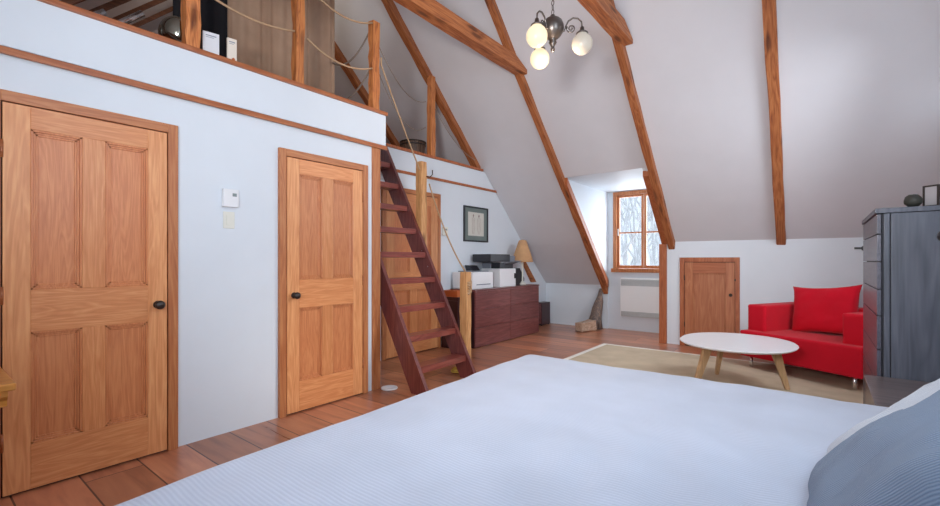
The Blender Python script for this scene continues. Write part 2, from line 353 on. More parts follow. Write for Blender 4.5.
def stick(bm, p0, p1, w0, d0, w1=None, d1=None, nseg=1, jit=0.0, xdir=None):
    """rectangular bar between two points; w across xdir, d across the third direction"""
    p0 = Vector(p0); p1 = Vector(p1); t = (p1-p0).normalized()
    x = Vector(xdir) if xdir else (Vector((0, 0, 1)).cross(t) if abs(t.z) < 0.99 else Vector((1, 0, 0)))
    x = (x - t*x.dot(t)).normalized(); y = t.cross(x)
    w1 = w0 if w1 is None else w1; d1 = d0 if d1 is None else d1
    rings = []
    for i in range(nseg+1):
        f = i/nseg; p = p0.lerp(p1, f); w = w0+(w1-w0)*f; d = d0+(d1-d0)*f
        rings.append([bm.verts.new(p+x*(sx_*w/2+random.uniform(-jit, jit))+y*(sy_*d/2+random.uniform(-jit, jit))) for sx_, sy_ in ((-1,-1),(1,-1),(1,1),(-1,1))])
    for i in range(nseg):
        for k in range(4): bm.faces.new((rings[i][k], rings[i][(k+1) % 4], rings[i+1][(k+1) % 4], rings[i+1][k]))
    bm.faces.new(rings[0][::-1]); bm.faces.new(rings[-1])
    return bm
def bevel_all(bm, off, seg=2):
    bmesh.ops.bevel(bm, geom=bm.edges[:], offset=off, segments=seg, affect='EDGES', profile=0.7)
    return bm
def sag(p0, p1, drop, n=14):
    p0 = Vector(p0); p1 = Vector(p1); out = []
    for i in range(n+1):
        t = i/n; q = p0.lerp(p1, t); q.z -= 4*drop*t*(1-t); out.append(q)
    return out

# ------------------------------------------------------------------ the room
W1, W2 = -3.25, -4.13           # main left wall, recessed left wall
RY, RZ = 2.95, 1.46+0.966*(6.83-2.95)   # ridge
XG, XF = 1.0, -8.0              # gable walls
OY, OZ = 7.65, 0.76
RR = -0.93
def zr(y): return 1.46+0.966*(6.83-y)
def zb(y): return RZ-0.966*(RY-y)
LF = 2.562                      # loft floor / fascia top

def slab(pts2, x0, x1, th=0.12):
    """roof slab: profile points (y,z) extruded along x, thickened outwards"""
    bm = B(); out = []
    n = len(pts2)
    for i, (y, z) in enumerate(pts2):
        a = Vector(pts2[max(i-1, 0)]); c = Vector(pts2[min(i+1, n-1)]); t = (c-a).normalized()
        nrm = Vector((-t.y, t.x));
        if nrm.y < 0: nrm = -nrm
        out.append((y+nrm.x*th, z+nrm.y*th))
    prism(bm, list(pts2)+out[::-1], 'x', x0, x1)
    return bm
ceil = B()
for pts, x0, x1 in (([(RY, RZ), (6.83, 1.46), (OY+0.06, OZ-0.05)], XF-0.1, -2.93), ([(RY, RZ), (5.88, zr(5.88))], -2.93, -1.76), ([(RY, RZ), (6.83, 1.46)], -1.76, XG+0.1)):
    s = slab(pts, x0, x1); me = bpy.data.meshes.new('t'); s.to_mesh(me); s.free(); ceil.from_mesh(me); bpy.data.meshes.remove(me)
# rear slope with an unseen skylight opening added to let light in
SKx0, SKx1, SKy0, SKy1 = -2.0, -0.9, -0.35, 0.35
for ya, yb, x0, x1 in ((RR-0.1, SKy0, XF-0.1, XG+0.1), (SKy1, RY, XF-0.1, XG+0.1), (SKy0, SKy1, XF-0.1, SKx0), (SKy0, SKy1, SKx1, XG+0.1)):
    s = slab([(ya, zb(ya)), (yb, zb(yb))], x0, x1); me = bpy.data.meshes.new('t'); s.to_mesh(me); s.free(); ceil.from_mesh(me); bpy.data.meshes.remove(me)
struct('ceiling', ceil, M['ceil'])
# dormer ceiling and cheeks
DZ = 2.385; DY = 7.70
struct('ceiling_dormer', bbox(-2.93, -1.80, 5.875, DY+0.12, DZ, DZ+0.1), M['wall'])
cheek = [(5.90, DZ+0.06), (DY+0.12, DZ+0.06), (DY+0.12, OZ-0.1), (OY, OZ-0.1), (6.83, 1.46)]
struct('wall_dormer_left', prism(B(), [(5.88, DZ), (DY+0.1, DZ), (DY+0.1, 0.0), (OY, 0.0), (OY, OZ), (6.83, 1.46)], 'x', -2.99, -2.93), M['wall'])
struct('wall_dormer_right', prism(B(), [(5.88, DZ), (DY+0.1, DZ), (DY+0.1, 0.0), (6.835, 0.0), (6.835, 1.46)], 'x', -1.80, -1.74), M['wall'])
# dormer window wall with opening
wx0, wx1, wz0, wz1 = -2.84, -1.82, 1.02, 2.375
bm = B()
for q in ((-2.93, wx0+0.02, 0, DZ), (wx1-0.015, -1.80, 0, DZ), (wx0+0.02, wx1-0.015, 0, wz0+0.02), (wx0+0.02, wx1-0.015, wz1-0.02, DZ)):
    box(bm, q[0], q[1], DY, DY+0.12, q[2], q[3])
struct('wall_dormer_back', bm, M['wall'])
struct('wall_back_low', bbox(XF, -2.99, OY, OY+0.1, 0, OZ+0.02), M['wall'])
struct('wall_back', bbox(-1.74, XG, 6.83, 6.93, 0, 1.46), M['wall'])
# left wall, with the part above (fascia) and the recess
struct('wall_left', bbox(W1-0.10, W1, RR, 2.69, 0, 2.28), M['wall'])
bm = bbox(W1-0.10, W1+0.012, RR, 2.85, 2.28, LF); struct('wall_loft_front', bm, M['wall'])
struct('wall_recess_end', bbox(W2, W1-0.10, 2.60, 2.69, 0, 2.28), M['wall'])
struct('wall_recess', prism(B(), [(2.60, 0), (OY-0.001, 0), (OY-0.001, OZ), (6.83, 1.46), (5.66, LF+0.01), (2.6, LF+0.01)], 'x', W2-0.1, W2), M['wall'])
struct('floor', bbox(XF, XG, RR, DY, -0.1, 0), M['floor'])
bm = B(); box(bm, XF, W1-0.10, RR, 2.85, 2.36, LF-0.01); box(bm, XF, W2-0.1, 2.85, 5.60, 2.36, LF-0.01)
struct('floor_loft', bm, M['trim'])
gab = [(RR, 0), (6.93, 0), (6.83, 1.46), (RY, RZ+0.1), (RR, zb(RR))]
# right gable: unseen window behind the bed head, second opening added for light
gy0, gy1, gz0, gz1 = 0.4, 2.3, 1.95, 3.3
bm = B()
prism(bm, [(RR, 0), (gy0, 0), (gy0, zb(gy0)+.02), (RR, zb(RR)+.02)], 'x', XG, XG+0.1)
prism(bm, [(gy0, 0), (gy1, 0), (gy1, gz0), (gy0, gz0)], 'x', XG, XG+0.1)
prism(bm, [(gy0, gz1-.6), (gy0, zb(gy0)), (gy1, zb(gy1)), (gy1, gz1)], 'x', XG, XG+0.1)
gy2, gy3, gz2, gz3 = 3.8, 5.7, 1.7, 2.55  # opening added beside the far fill light
prism(bm, [(gy1, 0), (gy2, 0), (gy2, zr(gy2)), (RY, RZ), (gy1, zb(gy1))], 'x', XG, XG+0.1)
prism(bm, [(gy2, 0), (gy3, 0), (gy3, gz2), (gy2, gz2)], 'x', XG, XG+0.1)
prism(bm, [(gy2, 3.0), (gy3, gz3), (gy3, zr(gy3)), (gy2, zr(gy2))], 'x', XG, XG+0.1)
prism(bm, [(gy3, 0), (6.93, 0), (6.93, 1.4), (gy3, zr(gy3))], 'x', XG, XG+0.1)
struct('wall_right', bm, M['wall'])
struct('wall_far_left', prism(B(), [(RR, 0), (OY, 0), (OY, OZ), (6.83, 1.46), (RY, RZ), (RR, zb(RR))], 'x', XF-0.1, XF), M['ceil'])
struct('wall_rear', bbox(XF, XG, RR-0.1, RR, 0, zb(RR)), M['wall'])
def window(name, build, opening):
    return build
# frames of the added skylight and the unseen gable windows
w = sthing('window_2', (XG+0.05, (gy0+gy1)/2, gz0))
bm = B(); hw = (gy1-gy0)/2
for a, c in ((-hw, -hw+0.06), (-0.02, 0.02), (hw-0.06, hw)): box(bm, -0.03, 0.03, a, c, 0, 1.0, 0.004)
box(bm, -0.03, 0.03, -hw, hw, 0, 0.06, 0.004)
obj('window_frame', bm, M['fir_v'], w)
obj('glass', bbox(-0.003, 0.003, -hw, hw, 0.05, 0.95), M['glass'], w)
w = sthing('window_4', (XG+0.05, (gy2+gy3)/2, gz2))  # frame for the added far opening
bm = B(); hw = (gy3-gy2)/2
for a, c in ((-hw, -hw+0.06), (-0.02, 0.02), (hw-0.06, hw)): box(bm, -0.03, 0.03, a, c, 0, 0.85, 0.004)
box(bm, -0.03, 0.03, -hw, hw, 0, 0.06, 0.004)
obj('window_frame', bm, M['fir_v'], w)
w = sthing('window_3', (SKx0, 0, 0))
bm = B()
for y in (SKy0+0.03, SKy1-0.03): stick(bm, (0, y, zb(y)+0.06), (SKx1-SKx0, y, zb(y)+0.06), 0.05, 0.1)
for x in (0.03, (SKx1-SKx0)/2, SKx1-SKx0-0.03): stick(bm, (x, SKy0, zb(SKy0)+0.06), (x, SKy1, zb(SKy1)+0.06), 0.05, 0.06, xdir=(1, 0, 0))
obj('window_frame', bm, M['fir_h'], w)

# mouldings
struct('trim_1', bbox(W1+0.012, W1+0.034, RR, 2.853, 2.235, 2.271, 0.006), M['trim'])
struct('trim_2', bbox(W1-0.06, W1+0.032, RR, 2.86, LF, LF+0.032, 0.006), M['trim'])
struct('trim_3', bbox(W2, W2+0.02, 2.69, 5.99, 2.285, 2.32, 0.005), M['red_v'])
struct('trim_4', bbox(W2-0.08, W2+0.022, 2.86, 5.60, LF+0.012, LF+0.045, 0.005), M['red_v'])
struct('trim_5', bbox(W1-0.02, W1+0.012, 2.69, 2.785, 0, 2.245, 0.004), M['fir_frame'])
# boards lining the dormer opening
def slope_board(x0, x1, ya, yb, t0, t1):
    """board under the roof slope between offsets t0..t1 measured straight down from the ceiling"""
    return prism(B(), [(ya, zr(ya)-t0), (yb, zr(yb)-t0), (yb, zr(yb)-t1), (ya, zr(ya)-t1)], 'x', x0, x1)
struct('trim_6', slope_board(-2.90, -2.845, 5.90, 7.48, -0.02, 0.10), M['red_v'])
struct('trim_7', slope_board(-1.80, -1.712, 5.92, 6.80, -0.01, 0.06), M['red_v'])
struct('trim_8', bbox(-1.835, -1.735, 6.79, 6.835, 0, 1.43, 0.004), M['red_v'])

# doors -------------------------------------------------------------
def panel_door(n, x, y0, y1, top, hinge, knob_y, frame_m=0.055, sill=0.012):
    """door in a wall facing +x; y0..y1 outer casing, leaf inside; hinge 'l' or 'r'"""
    d = sthing('door_%d' % n, (x, (y0+y1)/2, 0)); hw = (y1-y0)/2
    bm = B()
    box(bm, -0.01, 0.028, -hw, -hw+frame_m, 0, top, 0.004); box(bm, -0.01, 0.028, hw-frame_m, hw, 0, top, 0.004)
    obj('door_frame', bm, M['fir_frame'], d)
    obj('frame_head', bbox(-0.01, 0.028, -hw+frame_m, hw-frame_m, top-frame_m, top, 0.004), M['fir_frame_h'], d)
    a, c = -hw+frame_m+0.006, hw-frame_m-0.006; H = top-frame_m-0.006; L = c-a
    # dark sheet painting the shadow gap around the leaf
    obj('door_jamb', bbox(0.0005, 0.002, -hw+frame_m, hw-frame_m, 0, top-frame_m), M['groove'], d)
    leaf = bpy.data.objects.new('door_leaf', None); COL.objects.link(leaf); leaf.parent = d
    st = 0.105*L/0.74; mu = 0.105*L/0.74
    pz = ((0.245, 0.825), (1.045, H-0.115))
    bm = B(); x0_, x1_ = 0.003, 0.026
    box(bm, x0_, x1_, a, a+st, sill, H, 0.0015, 1); box(bm, x0_, x1_, c-st, c, sill, H, 0.0015, 1)
    obj('stile', bm, M['fir_stile'], leaf)
    bm = B()
    for z0, z1 in ((sill, pz[0][0]), (pz[0][1], pz[1][0]), (pz[1][1], H)): box(bm, x0_, x1_, a+st, c-st, z0, z1, 0.0015, 1)
    obj('rail', bm, M['fir_h'], leaf)
    bm = B(); mid = (a+c)/2
    for z0, z1 in pz: box(bm, x0_, x1_, mid-mu/2, mid+mu/2, z0, z1, 0.0015, 1)
    obj('mullion', bm, M['fir_v'], leaf)
    for z0, z1 in pz:
        for ya, yb in ((a+st, mid-mu/2), (mid+mu/2, c-st)):
            bm = B()
            box(bm, x0_, x0_+0.004, ya, yb, z0, z1)                       # recessed field
            for k, (ins, h) in enumerate(((0.0, 0.021), (0.010, 0.013), (0.020, 0.009))):   # stepped moulding
                wd = 0.011
                box(bm, x0_, x0_+h, ya+ins, ya+ins+wd, z0+ins, z1-ins, 0.002, 1); box(bm, x0_, x0_+h, yb-ins-wd, yb-ins, z0+ins, z1-ins, 0.002, 1)
                box(bm, x0_, x0_+h, ya+ins, yb-ins, z0+ins, z0+ins+wd, 0.002, 1); box(bm, x0_, x0_+h, ya+ins, yb-ins, z1-ins-wd, z1-ins, 0.002, 1)
            obj('panel', bm, M['fir_panel'], leaf)
    if knob_y is not None:
        ky = knob_y-(y0+y1)/2
        prof = [(0.002, 0), (0.024, 0.001), (0.024, 0.005), (0.010, 0.008), (0.009, 0.028), (0.020, 0.034), (0.027, 0.044), (0.026, 0.054), (0.016, 0.062), (0.002, 0.064)]
        bm = lathe(B(), prof, seg=20); bmesh.ops.rotate(bm, verts=bm.verts[:], cent=(0, 0, 0), matrix=Matrix.Rotation(PI/2, 3, 'Y'))
        k = obj('knob', bm, M['iron'], leaf, True, (0.026, ky, 0.925))
    hy = a-0.003 if hinge == 'l' else c+0.003
    for hz in (0.28, 1.02, 1.76):
        obj('hinge', tube(B(), [(0.026, hy, hz-0.045), (0.026, hy, hz+0.045)], 0.007, 8), M['trim'], d, True)
    return d
panel_door(1, W1, 0.265, 1.105, 2.055, 'l', 0.992)
panel_door(2, W1, 1.785, 2.628, 2.055, 'r', 1.903)
panel_door(3, W2, 3.56, 4.60, 2.10, 'r', None)
# low cupboard door in the knee wall
d = sthing('door_4', (-1.195, 6.83, 0))
bm = B(); hw = 0.365
box(bm, -hw, -hw+0.06, -0.03, 0.005, 0, 1.235, 0.004); box(bm, hw-0.05, hw, -0.03, 0.005, 0, 1.235, 0.004); box(bm, -hw+0.06, hw-0.05, -0.03, 0.005, 1.175, 1.235, 0.004)
obj('door_frame', bm, M['red_v'], d)
obj('door_jamb', bbox(-hw+0.05, hw-0.04, -0.004, -0.001, 0, 1.18), M['groove'], d)  # dark sheet painting the shade around this leaf
leaf = bpy.data.objects.new('door_leaf', None); COL.objects.link(leaf); leaf.parent = d
a, c = -hw+0.065, hw-0.056
bm = B(); box(bm, a, a+0.105, -0.022, -0.004, 0.015, 1.168, 0.002, 1); box(bm, c-0.105, c, -0.022, -0.004, 0.015, 1.168, 0.002, 1)
obj('stile', bm, M['door_red'], leaf)
bm = B(); box(bm, a+0.105, c-0.105, -0.022, -0.004, 0.015, 0.16, 0.002, 1); box(bm, a+0.105, c-0.105, -0.022, -0.004, 1.02, 1.168, 0.002, 1)
obj('rail', bm, M['red_x'], leaf)
bm = B(); box(bm, a+0.105, c-0.105, -0.010, -0.004, 0.16, 1.02)
for x0_, x1_, z0, z1 in ((a+0.105, a+0.122, 0.16, 1.02), (c-0.122, c-0.105, 0.16, 1.02), (a+0.105, c-0.105, 0.16, 0.177), (a+0.105, c-0.105, 1.003, 1.02)):
    box(bm, x0_, x1_, -0.017, -0.004, z0, z1, 0.003, 1)
obj('panel', bm, M['door_red'], leaf)
bm = lathe(B(), [(0.002, 0), (0.012, 0.001), (0.010, 0.014), (0.022, 0.022), (0.022, 0.030), (0.002, 0.036)], seg=16)
bmesh.ops.rotate(bm, verts=bm.verts[:], cent=(0, 0, 0), matrix=Matrix.Rotation(PI/2, 3, 'X'))
obj('knob', bm, M['iron'], leaf, True, (c-0.045, -0.022, 0.735))
obj('latch', tube(B(), [(c+0.005, -0.034, 0.92), (c+0.005, -0.034, 0.95)], 0.008, 8), M['iron'], d)
for hz in (0.3, 0.95): obj('hinge', tube(B(), [(a-0.004, -0.03, hz-0.035), (a-0.004, -0.03, hz+0.035)], 0.006, 8), M['iron'], d)

# dormer window -----------------------------------------------------
w = sthing('window_1', ((wx0+wx1)/2, DY, wz0)); hw = (wx1-wx0)/2; H = wz1-wz0
bm = B()
box(bm, -hw, -hw+0.06, -0.025, 0.10, 0, H, 0.004); box(bm, hw-0.06, hw, -0.025, 0.10, 0, H, 0.004)
box(bm, -hw+0.06, hw-0.06, -0.025, 0.10, H-0.06, H, 0.004)
obj('window_frame', bm, M['fir_frame'], w)
obj('window_sill', bbox(-hw-0.02, hw+0.01, -0.07, 0.10, -0.03, 0.035, 0.006), M['fir_frame'], w)
for s_, (a, c) in enumerate(((-hw+0.062, -0.003), (0.003, hw-0.062))):
    sash = bpy.data.objects.new('sash', None); COL.objects.link(sash); sash.parent = w
    bm = B(); z0, z1 = 0.038, H-0.062; t = 0.038
    box(bm, a, a+t, 0.02, 0.055, z0, z1, 0.004); box(bm, c-t, c, 0.02, 0.055, z0, z1, 0.004)
    box(bm, a+t, c-t, 0.02, 0.055, z0, z0+0.05, 0.004); box(bm, a+t, c-t, 0.02, 0.055, z1-t, z1, 0.004)
    box(bm, a+t, c-t, 0.025, 0.05, 0.635, 0.66, 0.003)
    obj('sash_frame', bm, M['fir_frame'], sash)
    obj('glass', bbox(a+t-0.004, c-t+0.004, 0.036, 0.040, z0+0.045, z1-t+0.004), M['glass'], sash)
obj('window_latch', bbox(-hw+0.068, -hw+0.088, 0.004, 0.02, 0.60, 0.72, 0.003), M['white_metal'], w)

# outdoors: snowy ground and bare trees
struct('ground', bbox(-40, 40, 9, 70, -4.2, -4.0), M['snow'])
def bare_tree(x, y, h, seed, shared=None):
    rnd = random.Random(seed); bm = B()
    def branch(p, dvec, L, r, depth):
        pts = [p]; dv = Vector(dvec)
        for i in range(4):
            dv = (dv+Vector((rnd.uniform(-.14, .14), rnd.uniform(-.14, .14), rnd.uniform(-.02, .12)))).normalized()
            pts.append(pts[-1]+dv*L/4)
        tube(bm, pts, [r*(1-0.17*i) for i in range(5)], 5 if depth else 7)
        if depth >= 3: return
        for i in range(5 if depth == 0 else 4):
            q = pts[rnd.choice((1, 2, 3, 4)) if depth else rnd.choice((2, 3, 4))]
            a = rnd.uniform(0, 2*PI); e = rnd.uniform(0.35, 1.0)
            nd = (dv*1.0+Vector((math.cos(a), math.sin(a), 0.25))*e*1.2).normalized()
            branch(q, nd, L*rnd.uniform(0.4, 0.62), r*0.42, depth+1)
    branch(Vector((0, 0, 0)), (0, 0, 1), h, 0.11, 0)
    return tag(obj('bare_tree', bm, M['bark'], None, True, (x, y, -4.0)), 'leafless grey tree standing outside beyond the dormer window', 'tree', 'bare trees outside the dormer window')
trees = [bare_tree(-4.8, 13.5, 6.5, 3), bare_tree(-4.0, 15, 7, 11), bare_tree(-5.6, 16.5, 7, 23)]
for i, (x, y, rz, s) in enumerate(((-5.0, 18, 1.0, 1.1), (-6.6, 19.5, 2.1, 1.2), (-3.6, 13.8, 4.0, 0.95), (-5.9, 21, 3.0, 1.3), (-7.4, 22, 0.4, 1.2), (-4.6, 20.5, 5.2, 1.2), (-6.5, 15.2, 2.7, 1.0), (-5.3, 23, 4.4, 1.3))):
    c = trees[i % 3].copy(); COL.objects.link(c); c.location = (x, y, -4.0); c.rotation_euler = (0, 0, rz); c.scale = (s, s, s)

# ------------------------------------------------------------------ timber frame
def rafter(x, w, ya, yb, prot, label, name='rafter', endcut=None, mat='beam_s', xa=None):
    """hewn rafter under the front slope from y=ya (high) to y=yb (low)"""
    xb = x; n = 22; bm = B(); rings = []; th = math.atan(0.966); cs = math.cos(th)
    for i in range(n+1):
        y = ya+(yb-ya)*i/n; z = zr(y); d = prot/cs
        x = xb+((xa if xa is not None else xb)-xb)*(yb-y)/2.2
        j = lambda a: random.uniform(-a, a)
        rings.append([bm.verts.new((x-w/2+j(.004), y, z+0.0)), bm.verts.new((x+w/2+j(.004), y, z+0.0)),
                      bm.verts.new((x+w/2+j(.005), y, z-d+j(.006))), bm.verts.new((x-w/2+j(.005), y, z-d+j(.006)))])
    for i in range(n):
        for k in range(4): bm.faces.new((rings[i][k], rings[i][(k+1) % 4], rings[i+1][(k+1) % 4], rings[i+1][k]))
    bm.faces.new(rings[0][::-1]); bm.faces.new(rings[-1])
    bevel = [e for e in bm.edges if any(abs(v.co.z-zr(v.co.y)) > 0.03 for v in e.verts) and all(abs(v.co.z-zr(v.co.y)) > 0.03 for v in e.verts)]
    bmesh.ops.bevel(bm, geom=[e for e in bevel if abs((e.verts[0].co-e.verts[1].co).y) > 0.05], offset=0.008, segments=1, affect='EDGES')
    return tag(obj(name, bm, M[mat]), label, 'rafter', 'sloping roof rafters')
rafter(-2.94, 0.078, 3.0, 7.60, 0.075, 'long hewn rafter running down the left side of the dormer', xa=-2.91)
rafter(-1.668, 0.085, 3.0, 6.825, 0.085, 'hewn rafter running down the right side of the dormer, behind the chandelier')
rafter(-0.385, 0.10, 3.0, 6.825, 0.055, 'hewn rafter coming straight down above the red armchair, rightmost of the rafters', xa=-0.35)
rafter(-4.215, 0.11, 3.0, 5.60, 0.08, 'hewn rafter ending on the edge of the far loft beside the basket')
rafter(-5.52, 0.11, 3.0, 6.1, 0.08, 'dim rafter inside the loft seen past the brown curtain')
rafter(-6.80, 0.11, 3.0, 6.1, 0.08, 'farthest rafter deep inside the loft')
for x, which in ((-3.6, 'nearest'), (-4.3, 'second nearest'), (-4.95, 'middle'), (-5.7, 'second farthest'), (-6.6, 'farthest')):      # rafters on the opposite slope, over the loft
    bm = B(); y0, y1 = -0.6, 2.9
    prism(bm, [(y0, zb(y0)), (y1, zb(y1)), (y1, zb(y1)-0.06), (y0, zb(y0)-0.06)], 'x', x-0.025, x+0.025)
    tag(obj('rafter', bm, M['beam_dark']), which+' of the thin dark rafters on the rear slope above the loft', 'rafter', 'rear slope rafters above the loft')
def tie(x, y1, z0, z1, label, w=0.13):
    bm = B(); n = 14; rings = []
    y0 = 2*RY-y1
    rl_ = lambda v: v
    for i in range(n+1):
        y = y0+(y1-y0)*i/n; j = lambda a: random.uniform(-a, a)
        zz1 = min(z1, zr(y)-0.003, zb(y)-0.003)
        
        rings.append([bm.verts.new((x-w/2+j(.004), y, z0+j(.005))), bm.verts.new((x+w/2+j(.004), y, z0+j(.005))),
                      bm.verts.new((x+w/2, y, zz1)), bm.verts.new((x-w/2, y, zz1))])
    for i in range(n):
        for k in range(4): bm.faces.new((rings[i][k], rings[i][(k+1) % 4], rings[i+1][(k+1) % 4], rings[i+1][k]))
    bm.faces.new(rings[0][::-1]); bm.faces.new(rings[-1])
    return tag(obj('collar_tie', bm, M['beam']), label, 'beam', 'horizontal collar ties')
tie(-2.865, 4.71, 3.455, 3.60, 'horizontal hewn collar tie left of the chandelier, ending on a rafter')
tie(-1.60, 4.72, 3.455, 3.60, 'horizontal hewn collar tie above and right of the chandelier')

# knee log and corner strip
kl = thing('knee_log', 'weathered log with a pale foot standing on the floor under the left dormer rafter', 'log', (-3.04, 7.35, 0))
tp = [(0.035, 0.20, 0.70), (0.03, 0.18, 0.60), (0.02, 0.15, 0.48), (0.01, 0.12, 0.36), (-0.005, 0.09, 0.25), (-0.01, 0.06, 0.14), (-0.01, 0.05, 0.02)]
bm = tube(B(), tp, [0.030, 0.045, 0.062, 0.080, 0.098, 0.112, 0.118], 12)
for v in bm.verts:
    k = noise.noise(v.co*9)*0.026; v.co += Vector((k, k*0.7, k*0.3)); v.co.z = max(v.co.z, 0.002)
obj('trunk', bm, M['driftwood'], kl, True)
bm = stick(B(), (-0.14, -0.34, 0.075), (-0.03, -0.02, 0.095), 0.14, 0.13, 0.17, 0.17, nseg=6, jit=0.006)
obj('cut_foot', bm, M['log_foot'], kl)

# loft posts ----------------------------------------------------------
def post(name, x, y, z0, z1, w, dep, label, mat='post', grp=None, jit=0.006):
    bm = B(); stick(bm, (0, 0, 0), (0, 0, z1-z0), dep, w, nseg=10, jit=jit, xdir=(1, 0, 0))
    bm.normal_update()
    return tag(obj(name, bm, M[mat], None, False, (x, y, z0)), label, 'post', grp)
CP = LF+0.032
post('loft_post', W1-0.02, 1.195, CP, zb(1.195)-0.08, 0.088, 0.078, 'thick rough post on the loft edge beside the mirrored ball', grp='posts on the loft edge')
post('loft_post', W1-0.02, 1.965, CP, zb(1.965)-0.08, 0.070, 0.062, 'middle tall post on the loft edge in front of the brown curtain', grp='posts on the loft edge')
p3 = post('loft_post', W1-0.02, 2.735, CP, 3.41, 0.080, 0.062, 'short notched post at the corner of the loft edge', grp='posts on the loft edge')
p4 = post('loft_post', W2-0.03, 4.47, LF+0.045, zr(4.42)-0.10, 0.085, 0.08, 'reddish post on the far loft edge right of the basket', grp='posts on the loft edge')

# ladder --------------------------------------------------------------
lx0, lx1 = -2.685, -4.085; lz1 = 2.60
lad = thing('loft_ladder', 'steep dark mahogany ladder stair leading up to the loft', 'ladder', (lx0, 3.19, 0))
dx = lx1-lx0
nrm = Vector((lz1, 0, -dx)).normalized()
for s_, yy in ((-1, 2.865-3.19), (1, 3.565-3.19)):
    bm = B(); t = 0.038; W = 0.185
    # plank following the climb, cut level at the floor and vertical at the top
    k = W/abs(nrm.x)
    prism(bm, [(0.0, 0.001), (0.0-k, 0.001), (dx-0.02, lz1-k*(lz1/-dx)*0.0-0.12), (dx-0.02, lz1+0.02), (dx+0.06, lz1+0.02)] if False else
          [(0.0, 0.001), (-k, 0.001), (dx-k+0.178, lz1-0.34), (dx-k+0.178, lz1+0.02), (dx, lz1+0.02)], 'y', yy-t/2, yy+t/2)
    obj('stringer', bm, M['ladder'], lad)
for i in range(9):
    z = 0.235+0.262*i; xx = dx*z/lz1
    bm = box(B(), xx-0.165, xx-0.012, -0.307, 0.357, z-0.058, z, 0.005)
    obj('tread', bm, M['ladder_y'], lad)
for z in (1.13, 1.30):
    for q in (-0.055, ):
        xx = dx*z/lz1
        bmb = lathe(B(), [(0.001, 0), (0.008, 0.001), (0.006, 0.005), (0.001, 0.006)], seg=10); bmesh.ops.rotate(bmb, verts=bmb.verts[:], cent=(0, 0, 0), matrix=Matrix.Rotation(PI/2, 3, 'X'))
        obj('bolt', bmb, M['chrome'], lad, True, (xx+q, 0.356, z))
# hand posts bolted to the outside of the ladder
bm = B(); stick(bm, (0, 0, 0), (0, 0, 1.02), 0.085, 0.085, nseg=8, jit=0.004, xdir=(1, 0, 0))
up = tag(obj('ladder_post', bm, M['newel'], None, False, (-3.53, 3.63, 1.28)), 'honey coloured square post at the upper part of the ladder', 'post', 'rope rail posts of the ladder')
hk = obj('hook', tube(B(), [(0.04, 0.035, 0.86), (0.075, 0.06, 0.85), (0.10, 0.075, 0.88), (0.10, 0.075, 0.93)], 0.006, 6), M['iron'], up, True)
bm = B(); stick(bm, (0, 0, 0), (0, 0, 1.075), 0.085, 0.08, nseg=8, jit=0.004, xdir=(1, 0, 0))
lo = tag(obj('ladder_post', bm, M['newel'], None, False, (-2.90, 3.635, 0.001)), 'honey coloured square post standing at the foot of the ladder', 'post', 'rope rail posts of the ladder')

# ropes
def rope(name, pts, r, label, mat='rope'):
    return tag(obj(name, tube(B(), pts, r, 6), M[mat], None, True), label, 'rope', 'rope handrails')
XR = W1+0.02
rope('rope', sag((XR, 1.25, 2.99), (XR, 1.91, 2.985), 0.05), 0.008, 'slack rope hanging in front of the black cloth, left of the middle post')
rope('rope', sag((XR, 2.02, 2.97), (XR, 2.68, 2.955), 0.085), 0.008, 'slack rope low between the middle post and the corner post')
rope('rope', sag((XR, 2.02, 3.40), (XR, 2.68, 3.37), 0.09), 0.008, 'slack rope high between the middle post and the corner post')
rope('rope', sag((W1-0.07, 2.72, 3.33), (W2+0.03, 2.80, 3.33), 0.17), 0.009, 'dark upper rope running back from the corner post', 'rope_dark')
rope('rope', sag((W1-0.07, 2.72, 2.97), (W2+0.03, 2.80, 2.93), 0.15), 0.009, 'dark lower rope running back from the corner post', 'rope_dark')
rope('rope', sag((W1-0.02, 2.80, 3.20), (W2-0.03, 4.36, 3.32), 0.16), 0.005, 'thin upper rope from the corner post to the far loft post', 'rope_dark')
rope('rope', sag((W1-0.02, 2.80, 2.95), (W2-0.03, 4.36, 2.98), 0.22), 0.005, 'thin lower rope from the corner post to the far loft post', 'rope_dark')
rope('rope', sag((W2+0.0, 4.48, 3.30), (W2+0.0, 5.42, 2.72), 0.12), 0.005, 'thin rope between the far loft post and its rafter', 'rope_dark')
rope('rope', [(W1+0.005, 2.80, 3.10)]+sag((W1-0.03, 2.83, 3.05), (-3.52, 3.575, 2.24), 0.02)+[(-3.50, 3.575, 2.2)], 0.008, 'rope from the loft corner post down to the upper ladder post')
rope('rope', sag((-3.475, 3.70, 2.06), (-2.93, 3.70, 1.05), 0.10, 16)+[(-2.845, 3.66, 0.98), (-2.842, 3.66, 0.88), (-2.850, 3.62, 0.84)], 0.008, 'rope from the upper ladder post down to the lower ladder post')
cp = []
for i in range(60):
    a = i*0.5; cp.append((-2.848+0.008*math.sin(a*1.3), 3.638+0.022*math.cos(a), 0.98-0.0022*i))
obj('rope_knot', tube(B(), cp, 0.007, 6), M['rope'], lo, True, (2.90, -3.635, -0.001))
cp = []
for i in range(70):
    a = i*0.45; rr_ = 0.045-0.012*(i//28); cp.append((rr_*math.cos(a)*1.1, rr_*math.sin(a), 0.010+0.0007*i))
tag(obj('rope_coil', tube(B(), cp, 0.009, 6), M['rope_y'], None, True, (-3.05, 3.66, 0)), 'small yellow rope coil on the floor behind the ladder', 'rope')
pl = lathe(B(), [(0.002, 0.0), (0.070, 0.001), (0.078, 0.010), (0.074, 0.018), (0.064, 0.013), (0.002, 0.010)], seg=32)
